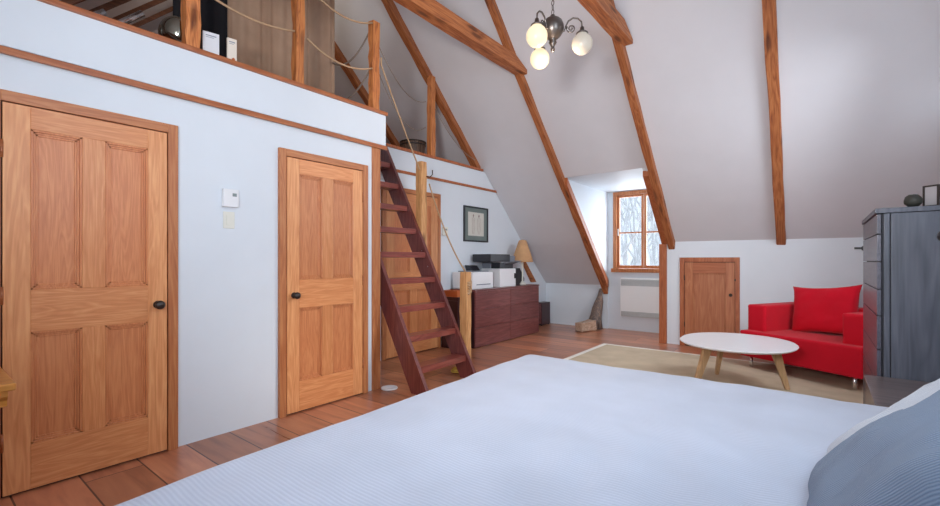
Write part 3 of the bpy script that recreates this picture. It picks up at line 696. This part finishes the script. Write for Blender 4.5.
tag(obj('floor_dish', pl, M['white'], None, True, (-3.155, 2.82, 0.0005)), 'small round white dish on the floor beside the corner post', 'dish')

# ------------------------------------------------------------------ wall things
t = thing('thermostat', 'white wall thermostat above the light switch between the two doors', 'thermostat', (W1, 1.43, 1.63))
obj('housing', bbox(0.001, 0.032, -0.052, 0.052, -0.062, 0.062, 0.006), M['white'], t)
obj('display', bbox(0.032, 0.0335, 0.008, 0.036, 0.012, 0.034), M['screen'], t)
t = thing('light_switch', 'ivory rocker light switch under the thermostat', 'switch', (W1, 1.425, 1.478))
obj('switch_plate', bbox(0.001, 0.007, -0.038, 0.038, -0.058, 0.058, 0.002), M['ivory'], t)
obj('rocker', bbox(0.007, 0.011, -0.018, 0.018, -0.035, 0.035, 0.002), M['ivory'], t)
t = thing('wall_thermostat', 'small white wall control on the recessed wall left of the framed drawing', 'thermostat', (W2, 4.70, 1.60))
obj('housing', bbox(0.001, 0.03, -0.05, 0.05, -0.06, 0.06, 0.005), M['ivory'], t)
obj('display', bbox(0.03, 0.0315, -0.03, 0.03, 0.01, 0.035), M['screen'], t)
t = thing('framed_drawing', 'framed drawing of two faint standing figures with grey green mount', 'picture', (W2, 5.42, 1.74))
fw, fh = 0.30, 0.265
bm = B(); box(bm, 0.002, 0.026, -fw, -fw+0.022, -fh, fh, 0.003); box(bm, 0.002, 0.026, fw-0.022, fw, -fh, fh, 0.003)
box(bm, 0.002, 0.026, -fw+0.022, fw-0.022, fh-0.022, fh, 0.003); box(bm, 0.002, 0.026, -fw+0.022, fw-0.022, -fh, -fh+0.022, 0.003)
obj('picture_frame', bm, M['black'], t)
obj('mount', bbox(0.004, 0.012, -fw+0.02, fw-0.02, -fh+0.02, fh-0.02), M['mat_green'], t)
ds = obj('drawing', bbox(0.012, 0.014, -0.195, 0.195, -0.175, 0.180), M['sketch'], t)
for cx, ww in ((-0.07, 0.9), (0.07, 1.15)):
    bm = B()
    tube(bm, [(0.0145, cx, 0.115), (0.0145, cx+0.012*ww, 0.13), (0.0145, cx, 0.145), (0.0145, cx-0.012*ww, 0.13), (0.0145, cx, 0.115)], 0.006, 5)
    for sg in (-1, 1): tube(bm, [(0.0145, cx, 0.11), (0.0145, cx+sg*0.03*ww, 0.08), (0.0145, cx+sg*0.026*ww, 0.0), (0.0145, cx+sg*0.032*ww, -0.07), (0.0145, cx+sg*0.016*ww, -0.15)], 0.0022, 5)
    tube(bm, [(0.0145, cx, 0.08), (0.0145, cx+0.006, 0.0), (0.0145, cx-0.004, -0.14)], 0.0015, 5)
    obj('pencil_figure', bm, M['pencil'], ds)
t = thing('wall_heater', 'white electric convector heater on the wall below the dormer window', 'heater', (-2.365, DY, 0.24))
obj('heater_body', bbox(-0.33, 0.33, -0.075, -0.002, 0, 0.655, 0.008), M['white_metal'], t)
for z0, z1 in ((0.005, 0.095), (0.525, 0.645)):
    bm = B(); n = int((z1-z0)/0.011)
    for i in range(n): box(bm, -0.315, 0.315, -0.082, -0.075, z0+0.011*i, z0+0.011*i+0.0075)
    obj('grille', bm, M['grille'], t)
t = thing('wall_hook', 'black lever hook on the back wall left of the tall dark chest', 'hook', (0.40, 6.83, 1.335))
bm = lathe(B(), [(0.002, 0), (0.03, 0.001), (0.03, 0.01), (0.012, 0.014), (0.012, 0.05), (0.002, 0.052)], seg=16); bmesh.ops.rotate(bm, verts=bm.verts[:], cent=(0, 0, 0), matrix=Matrix.Rotation(PI/2, 3, 'X'))
obj('rosette', bm, M['black'], t, True)
obj('lever', box(B(), -0.09, 0.012, -0.055, -0.042, -0.012, 0.012, 0.004), M['black'], t)

# ------------------------------------------------------------------ chandelier
t = thing('chandelier', 'bronze three arm chandelier with opal glass globes hanging from the roof', 'chandelier', (-1.59, 3.05, 3.405))
bm = B()
for i in range(11):
    z = 0.015-0.035*i; rot = (i % 2)*PI/2; pts = []
    for k in range(13):
        a = 2*PI*k/12; u = 0.010*math.cos(a); v = 0.020*math.sin(a)
        pts.append((u*math.cos(rot), u*math.sin(rot), z+v))
    tube(bm, pts, 0.0032, 5, False)
obj('chain', bm, M['bronze'], t, True)
obj('body', lathe(B(), [(0.004, -0.355), (0.018, -0.358), (0.02, -0.378), (0.044, -0.384), (0.052, -0.388), (0.070, -0.405), (0.081, -0.435), (0.083, -0.460), (0.076, -0.490), (0.056, -0.52), (0.034, -0.538), (0.022, -0.55), (0.030, -0.565), (0.018, -0.585), (0.010, -0.60), (0.017, -0.612), (0.012, -0.630), (0.002, -0.636)], seg=28), M['bronze'], t, True)
for ang, lit in ((-12, False), (108, True), (228, True)):
    a = math.radians(ang+38); ca, sa = math.cos(a), math.sin(a); P_ = lambda r_, z: (r_*ca, r_*sa, z)
    arm = obj('arm', tube(B(), [P_(*q) for q in ((0.06, -0.490), (0.085, -0.485), (0.097, -0.45), (0.115, -0.415), (0.15, -0.395), (0.185, -0.403), (0.21, -0.43), (0.215, -0.47))], 0.0065, 8), M['bronze'], t, True)
    obj('scroll', tube(B(), [P_(0.135+0.034*(1-i/26)*math.cos(0.5*i+2.6), -0.472+0.034*(1-i/26)*math.sin(0.5*i+2.6)) for i in range(22)], 0.005, 6), M['bronze'], arm, True)
    obj('fitter', lathe(B(), [(0.008, 0.0), (0.014, -0.002), (0.018, -0.03), (0.028, -0.034), (0.044, -0.046), (0.046, -0.054), (0.002, -0.055)], P_(0.215, -0.468), 20), M['bronze'], arm, True)
    prof = [(0.038, -0.055)]+[(0.075*math.sin(u), -0.057-0.080*(math.cos(0.5)-math.cos(u))) for u in [0.5+(PI-0.55)/13*i for i in range(14)]]
    obj('globe', lathe(B(), prof, P_(0.215, -0.468), 36, 18, 0.022), M['globe_lit' if lit else 'globe_dim'], arm, True)

ld = bpy.data.lights.new('chandelier_light', 'POINT'); ld.energy = 6; ld.color = (1.0, 0.80, 0.62); ld.shadow_soft_size = 0.05
lo_ = bpy.data.objects.new('chandelier_light', ld); COL.objects.link(lo_); lo_.parent = t; lo_.location = (0, 0, -0.85)
# ------------------------------------------------------------------ rug, coffee table, sofa
rug = thing('area_rug', 'flat beige rug with a pale bound edge under the coffee table', 'rug', (-1.0, 4.85, 0))
bm = bbox(-1.37, 1.45, -0.95, 1.31, 0.001, 0.010, 0.002); obj('rug_field', bm, M['rug'], rug)
bm = B(); box(bm, -1.43, -1.37, -1.0, 1.36, 0.001, 0.012, 0.002); box(bm, -1.37, 1.45, 1.31, 1.36, 0.001, 0.012, 0.002)
obj('binding', bm, M['rug_edge'], rug)

ct = thing('coffee_table', 'white rounded coffee table on splayed oak legs', 'table', (-0.62, 4.86, 0.010))
bm = B(); n = 56; TH = 0.428
prof = [(0.90, TH-0.030), (0.965, TH-0.022), (0.995, TH-0.012), (1.0, TH-0.006), (0.985, TH)]
rings = []
for s_, z in prof:
    ring = []
    for k in range(n):
        a = 2*PI*k/n; rx, ry = 0.475*s_, 0.53*s_
        ca, sa = math.cos(a), math.sin(a); e = 2/2.15
        ring.append(bm.verts.new((rx*math.copysign(abs(ca)**e, ca), ry*math.copysign(abs(sa)**e, sa), z)))
    rings.append(ring)
for i in range(len(rings)-1):
    for k in range(n): bm.faces.new((rings[i][k], rings[i][(k+1) % n], rings[i+1][(k+1) % n], rings[i+1][k]))
bm.faces.new(rings[0][::-1]); bm.faces.new(rings[-1])
obj('tabletop', bm, M['white'], ct, False)
for fx_, fy_ in ((-0.23, 0.40), (0.385, 0.17), (-0.29, -0.36)):
    L = math.hypot(fx_, fy_); ux, uy = fx_/L, fy_/L
    bm = stick(B(), (fx_, fy_, 0.001), (ux*0.31, uy*0.31, TH-0.031), 0.030, 0.036, 0.034, 0.085, xdir=(-uy, ux, 0))
    bevel_all(bm, 0.004); obj('leg', bm, M['oak'], ct)

def cushionbox(x0, x1, y0, y1, z0, z1, r=0.04, puff=0.0, seg=4):
    bm = bbox(x0, x1, y0, y1, z0, z1, r, seg)
    return bm
phi = math.atan2(-0.475, 0.88)
so = thing('red_armchair', 'wide red upholstered armchair with metal legs by the back wall', 'armchair', (-0.715, 5.845, 0), phi)
SW = 1.15
obj('seat', cushionbox(0, SW, 0, 0.86, 0.13, 0.415, 0.035), M['red'], so, True)
bm = cushionbox(0.015, 0.215, 0.11, 0.88, 0.40, 0.70, 0.04); obj('armrest', bm, M['red'], so, True)
bm = cushionbox(SW-0.215, SW-0.015, 0.11, 0.88, 0.40, 0.70, 0.04); obj('armrest', bm, M['red'], so, True)
bm = cushionbox(0.21, SW-0.21, 0.66, 0.88, 0.40, 0.70, 0.03); obj('backrest', bm, M['red'], so, True)
for lx, ly in ((0.09, 0.07), (SW-0.09, 0.07), (0.09, 0.80), (SW-0.09, 0.80)):
    obj('leg', lathe(B(), [(0.016, 0.011), (0.018, 0.013), (0.018, 0.135), (0.016, 0.136)], (lx, ly, 0), 14), M['chrome'], so, True)
def pillow(name, w, h, t, mat, label, cat, loc, rot, pinch=0.10, parent=None, sub=26, seed=0, corner=0.0):
    bm = B(); grid = []
    for side in (1, -1):
        g = []
        for i in range(sub+1):
            rowv = []
            for j in range(sub+1):
                u = -1+2*i/sub; v = -1+2*j/sub
                f = (max(0, 1-abs(u)**2.6)*max(0, 1-abs(v)**2.6))**0.42
                pu = u*(1-pinch*(1-v*v)*abs(u)**3*0 - pinch*(1-abs(u))*0) ; 
                x = w/2*u*(1-pinch*(1-v**2)*(abs(u)**4)); y = h/2*v*(1-pinch*(1-u**2)*(abs(v)**4))
                z = side*t/2*f
                nz = noise.noise(Vector((u*2.2+seed, v*2.2, side*3)))*0.10*t*f + noise.noise(Vector((u*6+seed, v*5, side*3)))*0.04*t*f
                key = (x, y, z+nz)
                if side == -1 and (i in (0, sub) or j in (0, sub)): rowv.append(grid[0][i][j])
                else: rowv.append(bm.verts.new(key))
            g.append(rowv)
        grid.append(g)
        for i in range(sub):
            for j in range(sub):
                q = (g[i][j], g[i+1][j], g[i+1][j+1], g[i][j+1])
                bm.faces.new(q if side == 1 else q[::-1])
    o = obj(name, bm, mat, parent, True); o.location = loc; o.rotation_euler = rot
    if label: tag(o, label, cat)
    return o
# loose back cushion on the armchair (leans on its backrest)
ca, sa = math.cos(phi), math.sin(phi)
lx, ly = 0.54, 0.585
pillow('back_cushion', 0.66, 0.54, 0.20, M['red'], 'red cushion with pointed corners leaning on the armchair back', 'cushion',
       (-0.715+lx*ca-ly*sa, 5.845+lx*sa+ly*ca, 0.665), (Matrix.Rotation(phi, 3, 'Z') @ Matrix.Rotation(math.radians(76), 3, 'X') @ Matrix.Rotation(math.radians(5), 3, 'Z')).to_euler(), pinch=0.12, seed=4)

# ------------------------------------------------------------------ credenza and what stands on it
CX0, CX1, CY0, CY1, CH = W2+0.02, -3.67, 4.81, 6.555, 0.795
cr = thing('credenza', 'long low burgundy sideboard under the framed drawing', 'sideboard', (CX1, CY0, 0))
Lc = CY1-CY0
obj('carcass', bbox(CX0-CX1, -0.02, 0, Lc, 0.001, CH-0.025, 0.002), M['cred_dark'], cr)
obj('sideboard_top', bbox(CX0-CX1, 0.003, -0.004, Lc+0.004, CH-0.024, CH, 0.003), M['cred'], cr)
mid = 0.885
for a, c in ((0.006, mid-0.004), (mid+0.004, Lc-0.006)):
    obj('drawer_front', bbox(-0.019, 0, a, c, 0.012, 0.268, 0.002), M['cred'], cr)
    obj('drawer_front', bbox(-0.019, 0, a, c, 0.274, 0.52, 0.002), M['cred'], cr)
    obj('drawer_front', bbox(-0.019, 0, a, c, 0.523, CH-0.027, 0.002), M['cred'], cr)
st = thing('side_cabinet', 'narrow dark cabinet at the near end of the sideboard', 'cabinet', (-3.95, 4.70, 0))
obj('body', bbox(-0.15, 0.15, -0.085, 0.10, 0.001, 0.70, 0.004), M['cred_dark'], st)
obj('door', bbox(-0.145, 0.145, -0.097, -0.085, 0.01, 0.65, 0.003), M['cred_dark'], st)
ob = thing('orange_box', 'small orange tray box on the narrow dark cabinet', 'box', (-3.95, 4.70, 0.701))
bm = B(); box(bm, -0.13, 0.13, -0.085, 0.085, 0, 0.008); 
for q in ((-0.13, -0.118, -0.085, 0.085), (0.118, 0.13, -0.085, 0.085), (-0.118, 0.118, -0.085, -0.073), (-0.118, 0.118, 0.073, 0.085)): box(bm, q[0], q[1], q[2], q[3], 0.008, 0.085, 0.003)
obj('tray', bm, M['orange'], ob)
obj('divider', bbox(-0.004, 0.004, -0.073, 0.073, 0.008, 0.08), M['orange'], ob)
# front white printer
pr = thing('white_printer', 'boxy white printer with grey lid at the near end of the sideboard', 'printer', (-3.90, 5.09, CH+0.001))
obj('body', bbox(-0.20, 0.17, -0.255, 0.235, 0, 0.235, 0.018, 3), M['white'], pr, False)
obj('paper_slot', bbox(0.165, 0.174, -0.17, 0.16, 0.055, 0.068, 0.002), M['greyp'], pr)
obj('lid', bbox(-0.17, 0.11, -0.16, 0.20, 0.236, 0.25, 0.006), M['greyp'], pr)
bm = prism(B(), [(-0.16, 0.238), (-0.04, 0.248), (-0.10, 0.32), (-0.19, 0.33)], 'y', 0.02, 0.20)
obj('paper_support', bm, M['black'], pr)
p2 = thing('multifunction_printer', 'tall white printer with black scanner lid left of the lamp', 'printer', (-3.90, 5.70, CH+0.001))
obj('body', bbox(-0.18, 0.17, -0.20, 0.235, 0, 0.275, 0.014, 3), M['white'], p2)
obj('output_bay', bbox(-0.165, 0.14, -0.16, 0.20, 0.276, 0.365, 0.004), M['black'], p2)
obj('scanner', bbox(-0.18, 0.15, -0.42, 0.10, 0.375, 0.49, 0.012), M['black'], p2)
obj('scanner_lid', bbox(-0.17, 0.15, 0.102, 0.24, 0.375, 0.47, 0.008), M['greyp'], p2)
obj('paper_tray', prism(B(), [(0.14, 0.34), (0.30, 0.385), (0.30, 0.395), (0.14, 0.355)], 'y', -0.05, 0.19), M['greyp'], p2)
obj('control_panel', bbox(0.171, 0.176, 0.18, 0.22, 0.12, 0.20), M['black'], p2)
obj('column', bbox(-0.17, -0.02, -0.19, 0.22, 0.276, 0.365, 0.006), M['greyp'], p2)
lp = thing('table_lamp', 'table lamp with wicker cone shade on the far end of the sideboard', 'lamp', (-3.85, 6.33, CH+0.001))
obj('base', lathe(B(), [(0.002, 0), (0.055, 0.001), (0.058, 0.02), (0.030, 0.04), (0.014, 0.06), (0.013, 0.30), (0.016, 0.40), (0.008, 0.44), (0.002, 0.442)], seg=20), M['ivory'], lp, True)
prof = [(0.172, 0.375), (0.170, 0.39), (0.152, 0.46), (0.126, 0.54), (0.098, 0.62), (0.074, 0.69), (0.060, 0.725), (0.02, 0.735), (0.002, 0.736)]
bm = lathe(B(), prof, seg=36, ribs=18, amp=0.012)
obj('lamp_shade', bm, M['wicker'], lp, True)
bm = lathe(B(), [(0.173, 0.370), (0.176, 0.382), (0.170, 0.392)], seg=30); obj('shade_rim', bm, M['wicker'], lp, True)
sp = prism(B(), [(-0.14, 0), (0.10, 0), (0.12, 0.10), (-0.02, 0.27), (-0.14, 0.27)], 'x', -0.10, 0.10)
tag(obj('dark_desk_screen', sp, M['black'], None, False, (-3.97, 6.32-0.02, CH+0.001)), 'dark wedge shaped box behind the lamp on the sideboard', 'box')
bm = B(); prism(bm, [(6.24, 1.60+0.26), (6.32, 1.60+0.26), (7.10, 1.12-0.10), (7.02, 1.02)], 'x', W2+0.003, W2+0.03)
bm.free()
bm = prism(B(), [(6.62, 1.30), (6.70, 1.30), (7.20, 0.80), (7.06, 0.80)], 'x', W2+0.004, W2+0.045)
tag(obj('wall_brace', bm, M['beam']), 'short slanting wooden strip on the recessed wall behind the lamp', 'brace')
sb = thing('floor_speaker', 'small dark brown box speaker on the floor past the sideboard', 'speaker', (-4.04, 7.38, 0))
obj('cabinet', bbox(-0.075, 0.06, -0.17, 0.15, 0.012, 0.42, 0.006), M['cred_dark'], sb)
obj('front_cloth', bbox(-0.065, 0.05, -0.178, -0.17, 0.04, 0.405, 0.003), M['cred'], sb)
for fx_ in (-0.05, 0.04):
    for fy_ in (-0.14, 0.12): obj('foot', lathe(B(), [(0.015, 0.001), (0.015, 0.013)], (fx_, fy_, 0), 10), M['black'], sb)

# ------------------------------------------------------------------ tall chest, stone, photo frame, nightstand, lamp
ch = thing('tall_chest', 'tall slate grey chest with drawers facing the room on its left side', 'chest', (0.253, 3.40, 0))
CW, CL, CZ = 0.60, 1.03, 1.49
obj('carcass', bbox(0.020, CW, 0.012, CL, 0.001, CZ-0.028, 0.002), M['groove'], ch)  # near black, so the gaps between fronts carry painted shade
obj('chest_top', bbox(-0.008, CW+0.005, -0.006, CL+0.006, CZ-0.027, CZ, 0.003), M['slate'], ch)
obj('side_panel', bbox(0.058, CW, 0.0, 0.012, 0.01, CZ-0.030, 0.003), M['slate'], ch)
obj('corner_stile', bbox(0.028, 0.053, -0.002, 0.011, 0.01, CZ-0.030, 0.003), M['slate'], ch)
zz = [0.03, 0.27, 0.50, 0.695, 0.885, 1.035, 1.19, 1.345, CZ-0.031]
for i in range(8): obj('drawer_front', bbox(0.0, 0.018, 0.006, CL-0.006, zz[i]+0.003, zz[i+1]-0.003, 0.002), M['slate_face'], ch)
stn = lathe(B(), [(0.004, 0.001), (0.022, 0.003), (0.036, 0.014), (0.040, 0.028), (0.033, 0.042), (0.018, 0.051), (0.003, 0.054)], seg=18)
for v in stn.verts: v.co.z *= 1.3; k = noise.noise(v.co*40)*0.007; v.co += v.co.normalized()*k; v.co.z = max(v.co.z, 0.0)
tag(obj('stone', stn, M['stone'], None, True, (0.405, 3.445, CZ+0.001)), 'rounded dark stone lying on top of the tall grey chest', 'stone')
pf = thing('photo_frame', 'small dark standing frame on top of the tall grey chest', 'picture frame', (0.475, 3.475, CZ+0.001), math.radians(-38))
bm = B(); fw, fh = 0.036, 0.118
box(bm, -fw, -fw+0.009, 0, 0.012, 0, fh, 0.002); box(bm, fw-0.009, fw, 0, 0.012, 0, fh, 0.002); box(bm, -fw+0.009, fw-0.009, 0, 0.012, 0, 0.009, 0.002); box(bm, -fw+0.009, fw-0.009, 0, 0.012, fh-0.009, fh, 0.002)
obj('frame_border', bm, M['iron'], pf)
obj('picture', bbox(-fw+0.008, fw-0.008, 0.004, 0.009, 0.008, fh-0.008), M['greymount'], pf)
obj('stand', prism(B(), [(0.012, 0.07), (0.045, 0.0), (0.05, 0.0), (0.012, 0.078)], 'x', -0.01, 0.01), M['iron'], pf)
ns = thing('nightstand', 'low grey brown nightstand between the bed and the tall chest', 'nightstand', (0.50, 3.03, 0))
obj('nightstand_top', bbox(-0.305, 0.30, -0.31, 0.355, 0.52, 0.55, 0.004), M['night'], ns)
obj('body', bbox(-0.285, 0.28, -0.29, 0.345, 0.06, 0.519, 0.003), M['night'], ns)
obj('drawer_front', bbox(-0.298, -0.286, -0.28, 0.335, 0.29, 0.51, 0.003), M['night'], ns)
obj('drawer_front', bbox(-0.298, -0.286, -0.28, 0.335, 0.07, 0.284, 0.003), M['night'], ns)
for lx in (-0.26, 0.255):
    for ly in (-0.265, 0.32): obj('foot', bbox(lx-0.02, lx+0.02, ly-0.02, ly+0.02, 0.001, 0.061), M['night'], ns)
rl = thing('reading_lamp', 'black round headed reading lamp in front of the tall chest at the right', 'lamp', (XG-0.002, 3.12, 1.44))
bm = lathe(B(), [(0.002, 0), (0.05, 0.001), (0.05, 0.02), (0.002, 0.022)], seg=20); bmesh.ops.rotate(bm, verts=bm.verts[:], cent=(0, 0, 0), matrix=Matrix.Rotation(-PI/2, 3, 'Y'))
obj('wall_plate', bm, M['black'], rl, True)
obj('arm', tube(B(), [(-0.01, 0, 0), (-0.10, 0, 0.03), (-0.30, 0, 0.03), (-0.48, 0, -0.02), (-0.52, 0, -0.08)], 0.008, 8), M['black'], rl, True)
obj('lamp_head', lathe(B(), [(0.002, 0.036), (0.018, 0.031), (0.032, 0.016), (0.036, 0.0), (0.032, -0.016), (0.022, -0.026), (0.002, -0.027)], (-0.515, 0, -0.125), 24), M['black'], rl, True)

# low honey coloured cabinet beside door 1
hc = thing('honey_cabinet', 'honey brown cabinet with moulded top at the left picture edge', 'cabinet', (W1+0.002, 0.30, 0))
obj('body', bbox(0.0, 0.455, -0.95, -0.04, 0.06, 0.56, 0.004), M['honey'], hc)
obj('cornice', prism(B(), [(0.455, 0.56), (0.470, 0.565), (0.474, 0.590), (0.492, 0.612), (0.492, 0.635), (0.0, 0.635), (0.0, 0.56)], 'y', -0.97, -0.005), M['honey'], hc)
obj('cabinet_top', bbox(0.0, 0.505, -0.985, 0.02, 0.636, 0.668, 0.008, 3), M['honey'], hc)
obj('plinth', bbox(0.0, 0.475, -0.96, -0.03, 0.001, 0.06, 0.004), M['honey'], hc)
for zz0, zz1 in ((0.08, 0.30), (0.315, 0.55)):
    dr = obj('drawer_front', bbox(0.455, 0.468, -0.93, -0.06, zz0, zz1, 0.004), M['honey'], hc)
    obj('knob', lathe(B(), [(0.002, 0), (0.012, 0.001), (0.016, 0.012), (0.002, 0.02)], (0, 0, 0), 12), M['brass'], dr, True, (0.468, -0.5, (zz0+zz1)/2))

# ------------------------------------------------------------------ loft things
def wavy(x, y0, y1, z0, z1, amp, waves, th=0.004, seed=1):
    bm = B(); n = 110; rnd = random.Random(seed); A = []; Bt = []
    for s_ in (0, 1):
        col = []
        for i in range(n+1):
            y = y0+(y1-y0)*i/n; xx = x+amp*math.sin(waves*2*PI*i/n+0.8*math.sin(i*0.17))+s_*th
            col.append((bm.verts.new((xx, y, z0)), bm.verts.new((xx, y, z1))))
        A.append(col)
    for i in range(n):
        bm.faces.new((A[0][i][0], A[0][i+1][0], A[0][i+1][1], A[0][i][1])); bm.faces.new((A[1][i][0], A[1][i][1], A[1][i+1][1], A[1][i+1][0]))
        for e_ in (0, 1): bm.faces.new((A[0][i][e_], A[1][i][e_], A[1][i+1][e_], A[0][i+1][e_]))
    for i in (0, n): bm.faces.new((A[0][i][0], A[0][i][1], A[1][i][1], A[1][i][0]))
    return bm
cu = thing('loft_curtain', 'tall brown curtain hanging in the loft behind the middle post', 'curtain', (-3.98, 2.25, LF))
obj('cloth', wavy(0, -0.54, 0.555, 0.02, 1.75, 0.016, 9), M['curtain'], cu, True)
obj('curtain_rod', tube(B(), [(0, -0.75, 1.77), (0, 0.62, 1.77)], 0.012, 8), M['iron'], cu, True)
bc = obj('black_drape', wavy(-3.90, 1.30, 1.70, LF+0.02, 3.75, 0.012, 3), M['blackcloth'], None, True)
tag(bc, 'black cloth hanging in the loft behind the white cards', 'curtain')
def card(x, y, w, h, label, m1, th=0.03, rz=0.0, marks=1, low=False):
    t = thing('framed_card', label, 'card', (x, y, CP+0.001), rz, 'cards standing on the loft edge')
    obj('card', bbox(-th/2, th/2, -w/2, w/2, 0, h, 0.002), M[m1], t)
    bm = B(); box(bm, th/2, th/2+0.001, -w*0.32, w*0.32, h*0.84, h*0.88); box(bm, th/2, th/2+0.001, -w*0.32, w*0.18, h*0.78, h*0.80); obj('heading', bm, M['ink'], t)
    if low: obj('emblem', lathe(B(), [(0.002, 0), (0.012, 0.001), (0.010, 0.02), (0.002, 0.028)], (th/2+0.004, w*0.12, 0.02), 8), M['orange'], t)
    return t
card(-3.315, 1.335, 0.10, 0.17, 'wide white card standing against the thick rough loft post', 'paper', rz=math.radians(-12))
card(-3.315, 1.475, 0.062, 0.185, 'narrow cream card with an orange mark standing on the loft edge', 'paper2', 0.02, rz=math.radians(-8), low=True)
bl = thing('mirrored_ball', 'shiny mirrored ball on the loft edge left of the rough post', 'ornament', (-3.50, 1.205, LF+0.001))
obj('ball', lathe(B(), [(0.004, 0.0)]+[(0.12*math.sin(PI*(i+1)/22), 0.12-0.12*math.cos(PI*(i+1)/22)) for i in range(20)]+[(0.004, 0.24)], (0, 0, 0.075), 32), M['ball'], bl, True)
obj('stand', lathe(B(), [(0.06, 0.0), (0.06, 0.01), (0.035, 0.06), (0.05, 0.088)], seg=20), M['brass'], bl, True)
for i, (ya, yb, off) in enumerate(((0.75, 1.02, 0.0), (0.55, 0.86, -0.18))):
    bm = tube(B(), [(-3.62+off, ya, LF+0.04), (-3.60+off, yb, LF+0.30)], 0.022, 10)
    tag(obj('chrome_tube', bm, M['chrome'], None, True), ['slanting chrome tube leaning beside the mirrored ball', 'slanting chrome tube behind the first one in the loft'][i], 'tube')
bk = thing('banded_basket', 'round dark banded basket on the far loft floor', 'basket', (-4.50, 4.46, LF))
bm = B(); n = 26
for k in range(n):
    a = 2*PI*k/n; ca, sa = math.cos(a), math.sin(a)
    stick(bm, (0.19*ca, 0.19*sa, 0.0), (0.215*ca, 0.215*sa, 0.36), 0.040, 0.010, xdir=(-sa, ca, 0))
obj('staves', bm, M['basket'], bk)
for z, r_ in ((0.04, 0.200), (0.30, 0.218), (0.35, 0.222)):
    obj('band', tube(B(), [(r_*math.cos(2*PI*k/40), r_*math.sin(2*PI*k/40), z) for k in range(41)], 0.013, 6, False), M['iron'], bk, True)
obj('lining', lathe(B(), [(0.178, 0.004), (0.205, 0.34)], seg=24), M['cred_dark'], bk)
bk.scale = (0.8, 0.8, 0.8)

ld = bpy.data.lights.new('loft_lamp_light', 'POINT'); ld.energy = 5; ld.color = (1.0, 0.90, 0.74); ld.shadow_soft_size = 0.08
lo_ = bpy.data.objects.new('loft_lamp_light', ld); COL.objects.link(lo_); lo_.location = (-5.2, 2.6, 4.2)
# ------------------------------------------------------------------ bed
bd = thing('bed', 'large bed in the foreground under a white duvet', 'bed', (-0.35, 1.40, 0))
obj('bed_frame', bbox(-1.10, 1.15, -1.00, 0.98, 0.10, 0.26, 0.01), M['night'], bd)
for lx in (-1.0, 1.05):
    for ly in (-0.9, 0.88): obj('leg', bbox(lx-0.04, lx+0.04, ly-0.04, ly+0.04, 0.001, 0.10), M['night'], bd)
obj('mattress', bbox(-1.08, 1.14, -0.98, 0.96, 0.262, 0.52, 0.06, 4), M['sheet'], bd, True)
obj('headboard', bbox(1.16, 1.22, -1.02, 1.0, 0.10, 1.10, 0.02), M['night'], bd)
# duvet: rounded sheet draping over three sides
bm = B(); nx, ny = 110, 110
X0, X1, Y0, Y1 = -1.49, 0.80, 0.22, 2.56; TZ = 0.605; r = 0.11; drop = 0.42
def prof_(o):
    q = r*PI/2
    if o <= 0: return 0.0, 0.0
    if o < q: return r*math.sin(o/r), r*(1-math.cos(o/r))
    return r+0.10*(o-q), r+(o-q)*0.995
grid = []
ext = r*PI/2+drop-r
for i in range(nx+1):
    rw = []
    for j in range(ny+1):
        a = X0+r-ext+(X1-X0-r+ext)*i/nx; c = Y0+r-ext+(Y1-Y0-2*r+2*ext)*j/ny
        ox = min(0, a-(X0+r)); oy = (c-(Y1-r)) if c > Y1-r else (c-(Y0+r) if c < Y0+r else 0)
        o = math.hypot(ox, oy); h_, d_ = prof_(o)
        ux, uy = (ox/o, oy/o) if o > 0 else (0, 0)
        bx = max(a, X0+r); by = min(max(c, Y0+r), Y1-r)
        x = bx+ux*h_; y = by+uy*h_; z = TZ-d_
        p = Vector((a, c, 0))
        if o > r:   # folds in the hanging part
            s_ = a if abs(uy) > abs(ux) else c
            k = min(1, (o-r)/0.3); wv = math.sin(s_*13+2*noise.noise(p*1.5))*0.016*k
            x += ux*wv; y += uy*wv
        z += 0.016*noise.noise(p*1.6)+0.006*noise.noise(Vector((a*9+c*4, c*3-a*2, 2)))
        wr = max(0, 1-abs(a-(-0.22-0.25*(c-1.3)))/0.45)*max(0, 1-abs(c-1.3)/1.1)
        z += wr*0.02*math.sin(34*(a*0.85+c*0.32)+3*noise.noise(p*3))*max(0, noise.noise(p*2.2)+0.45)
        # slightly plump towards the middle
        z += 0.018*math.sin(PI*min(1, max(0, (x-X0)/(X1-X0))))*math.sin(PI*min(1, max(0, (y-Y0)/(Y1-Y0))))
        x -= 0.06*(min(y, 2.1)-1.3)*min(1, max(0, (-0.3-x)/1.2))
        rw.append(bm.verts.new((x, y, z)))
    grid.append(rw)
for i in range(nx):
    for j in range(ny): bm.faces.new((grid[i][j], grid[i+1][j], grid[i+1][j+1], grid[i][j+1]))
dv = obj('duvet', bm, M['duvet'], None, True)
md = dv.modifiers.new('thickness', 'SOLIDIFY'); md.thickness = 0.03; md.offset = -1
tag(dv, 'white ribbed duvet spread over the bed in the foreground', 'duvet')
# pillows
pillow('pillow', 0.75, 0.66, 0.22, M['pillow'], 'blue grey ribbed pillow leaning at the right front of the bed', 'pillow',
       (0.27, 1.33, 0.80), (math.radians(0), math.radians(-40), 0), pinch=0.03, seed=1)
pillow('pillow', 0.77, 0.80, 0.22, M['pillow_w'], 'white striped pillow behind the blue grey pillow', 'pillow',
       (0.31, 1.475, 0.80), (math.radians(0), math.radians(-40), 0), pinch=0.03, seed=9)
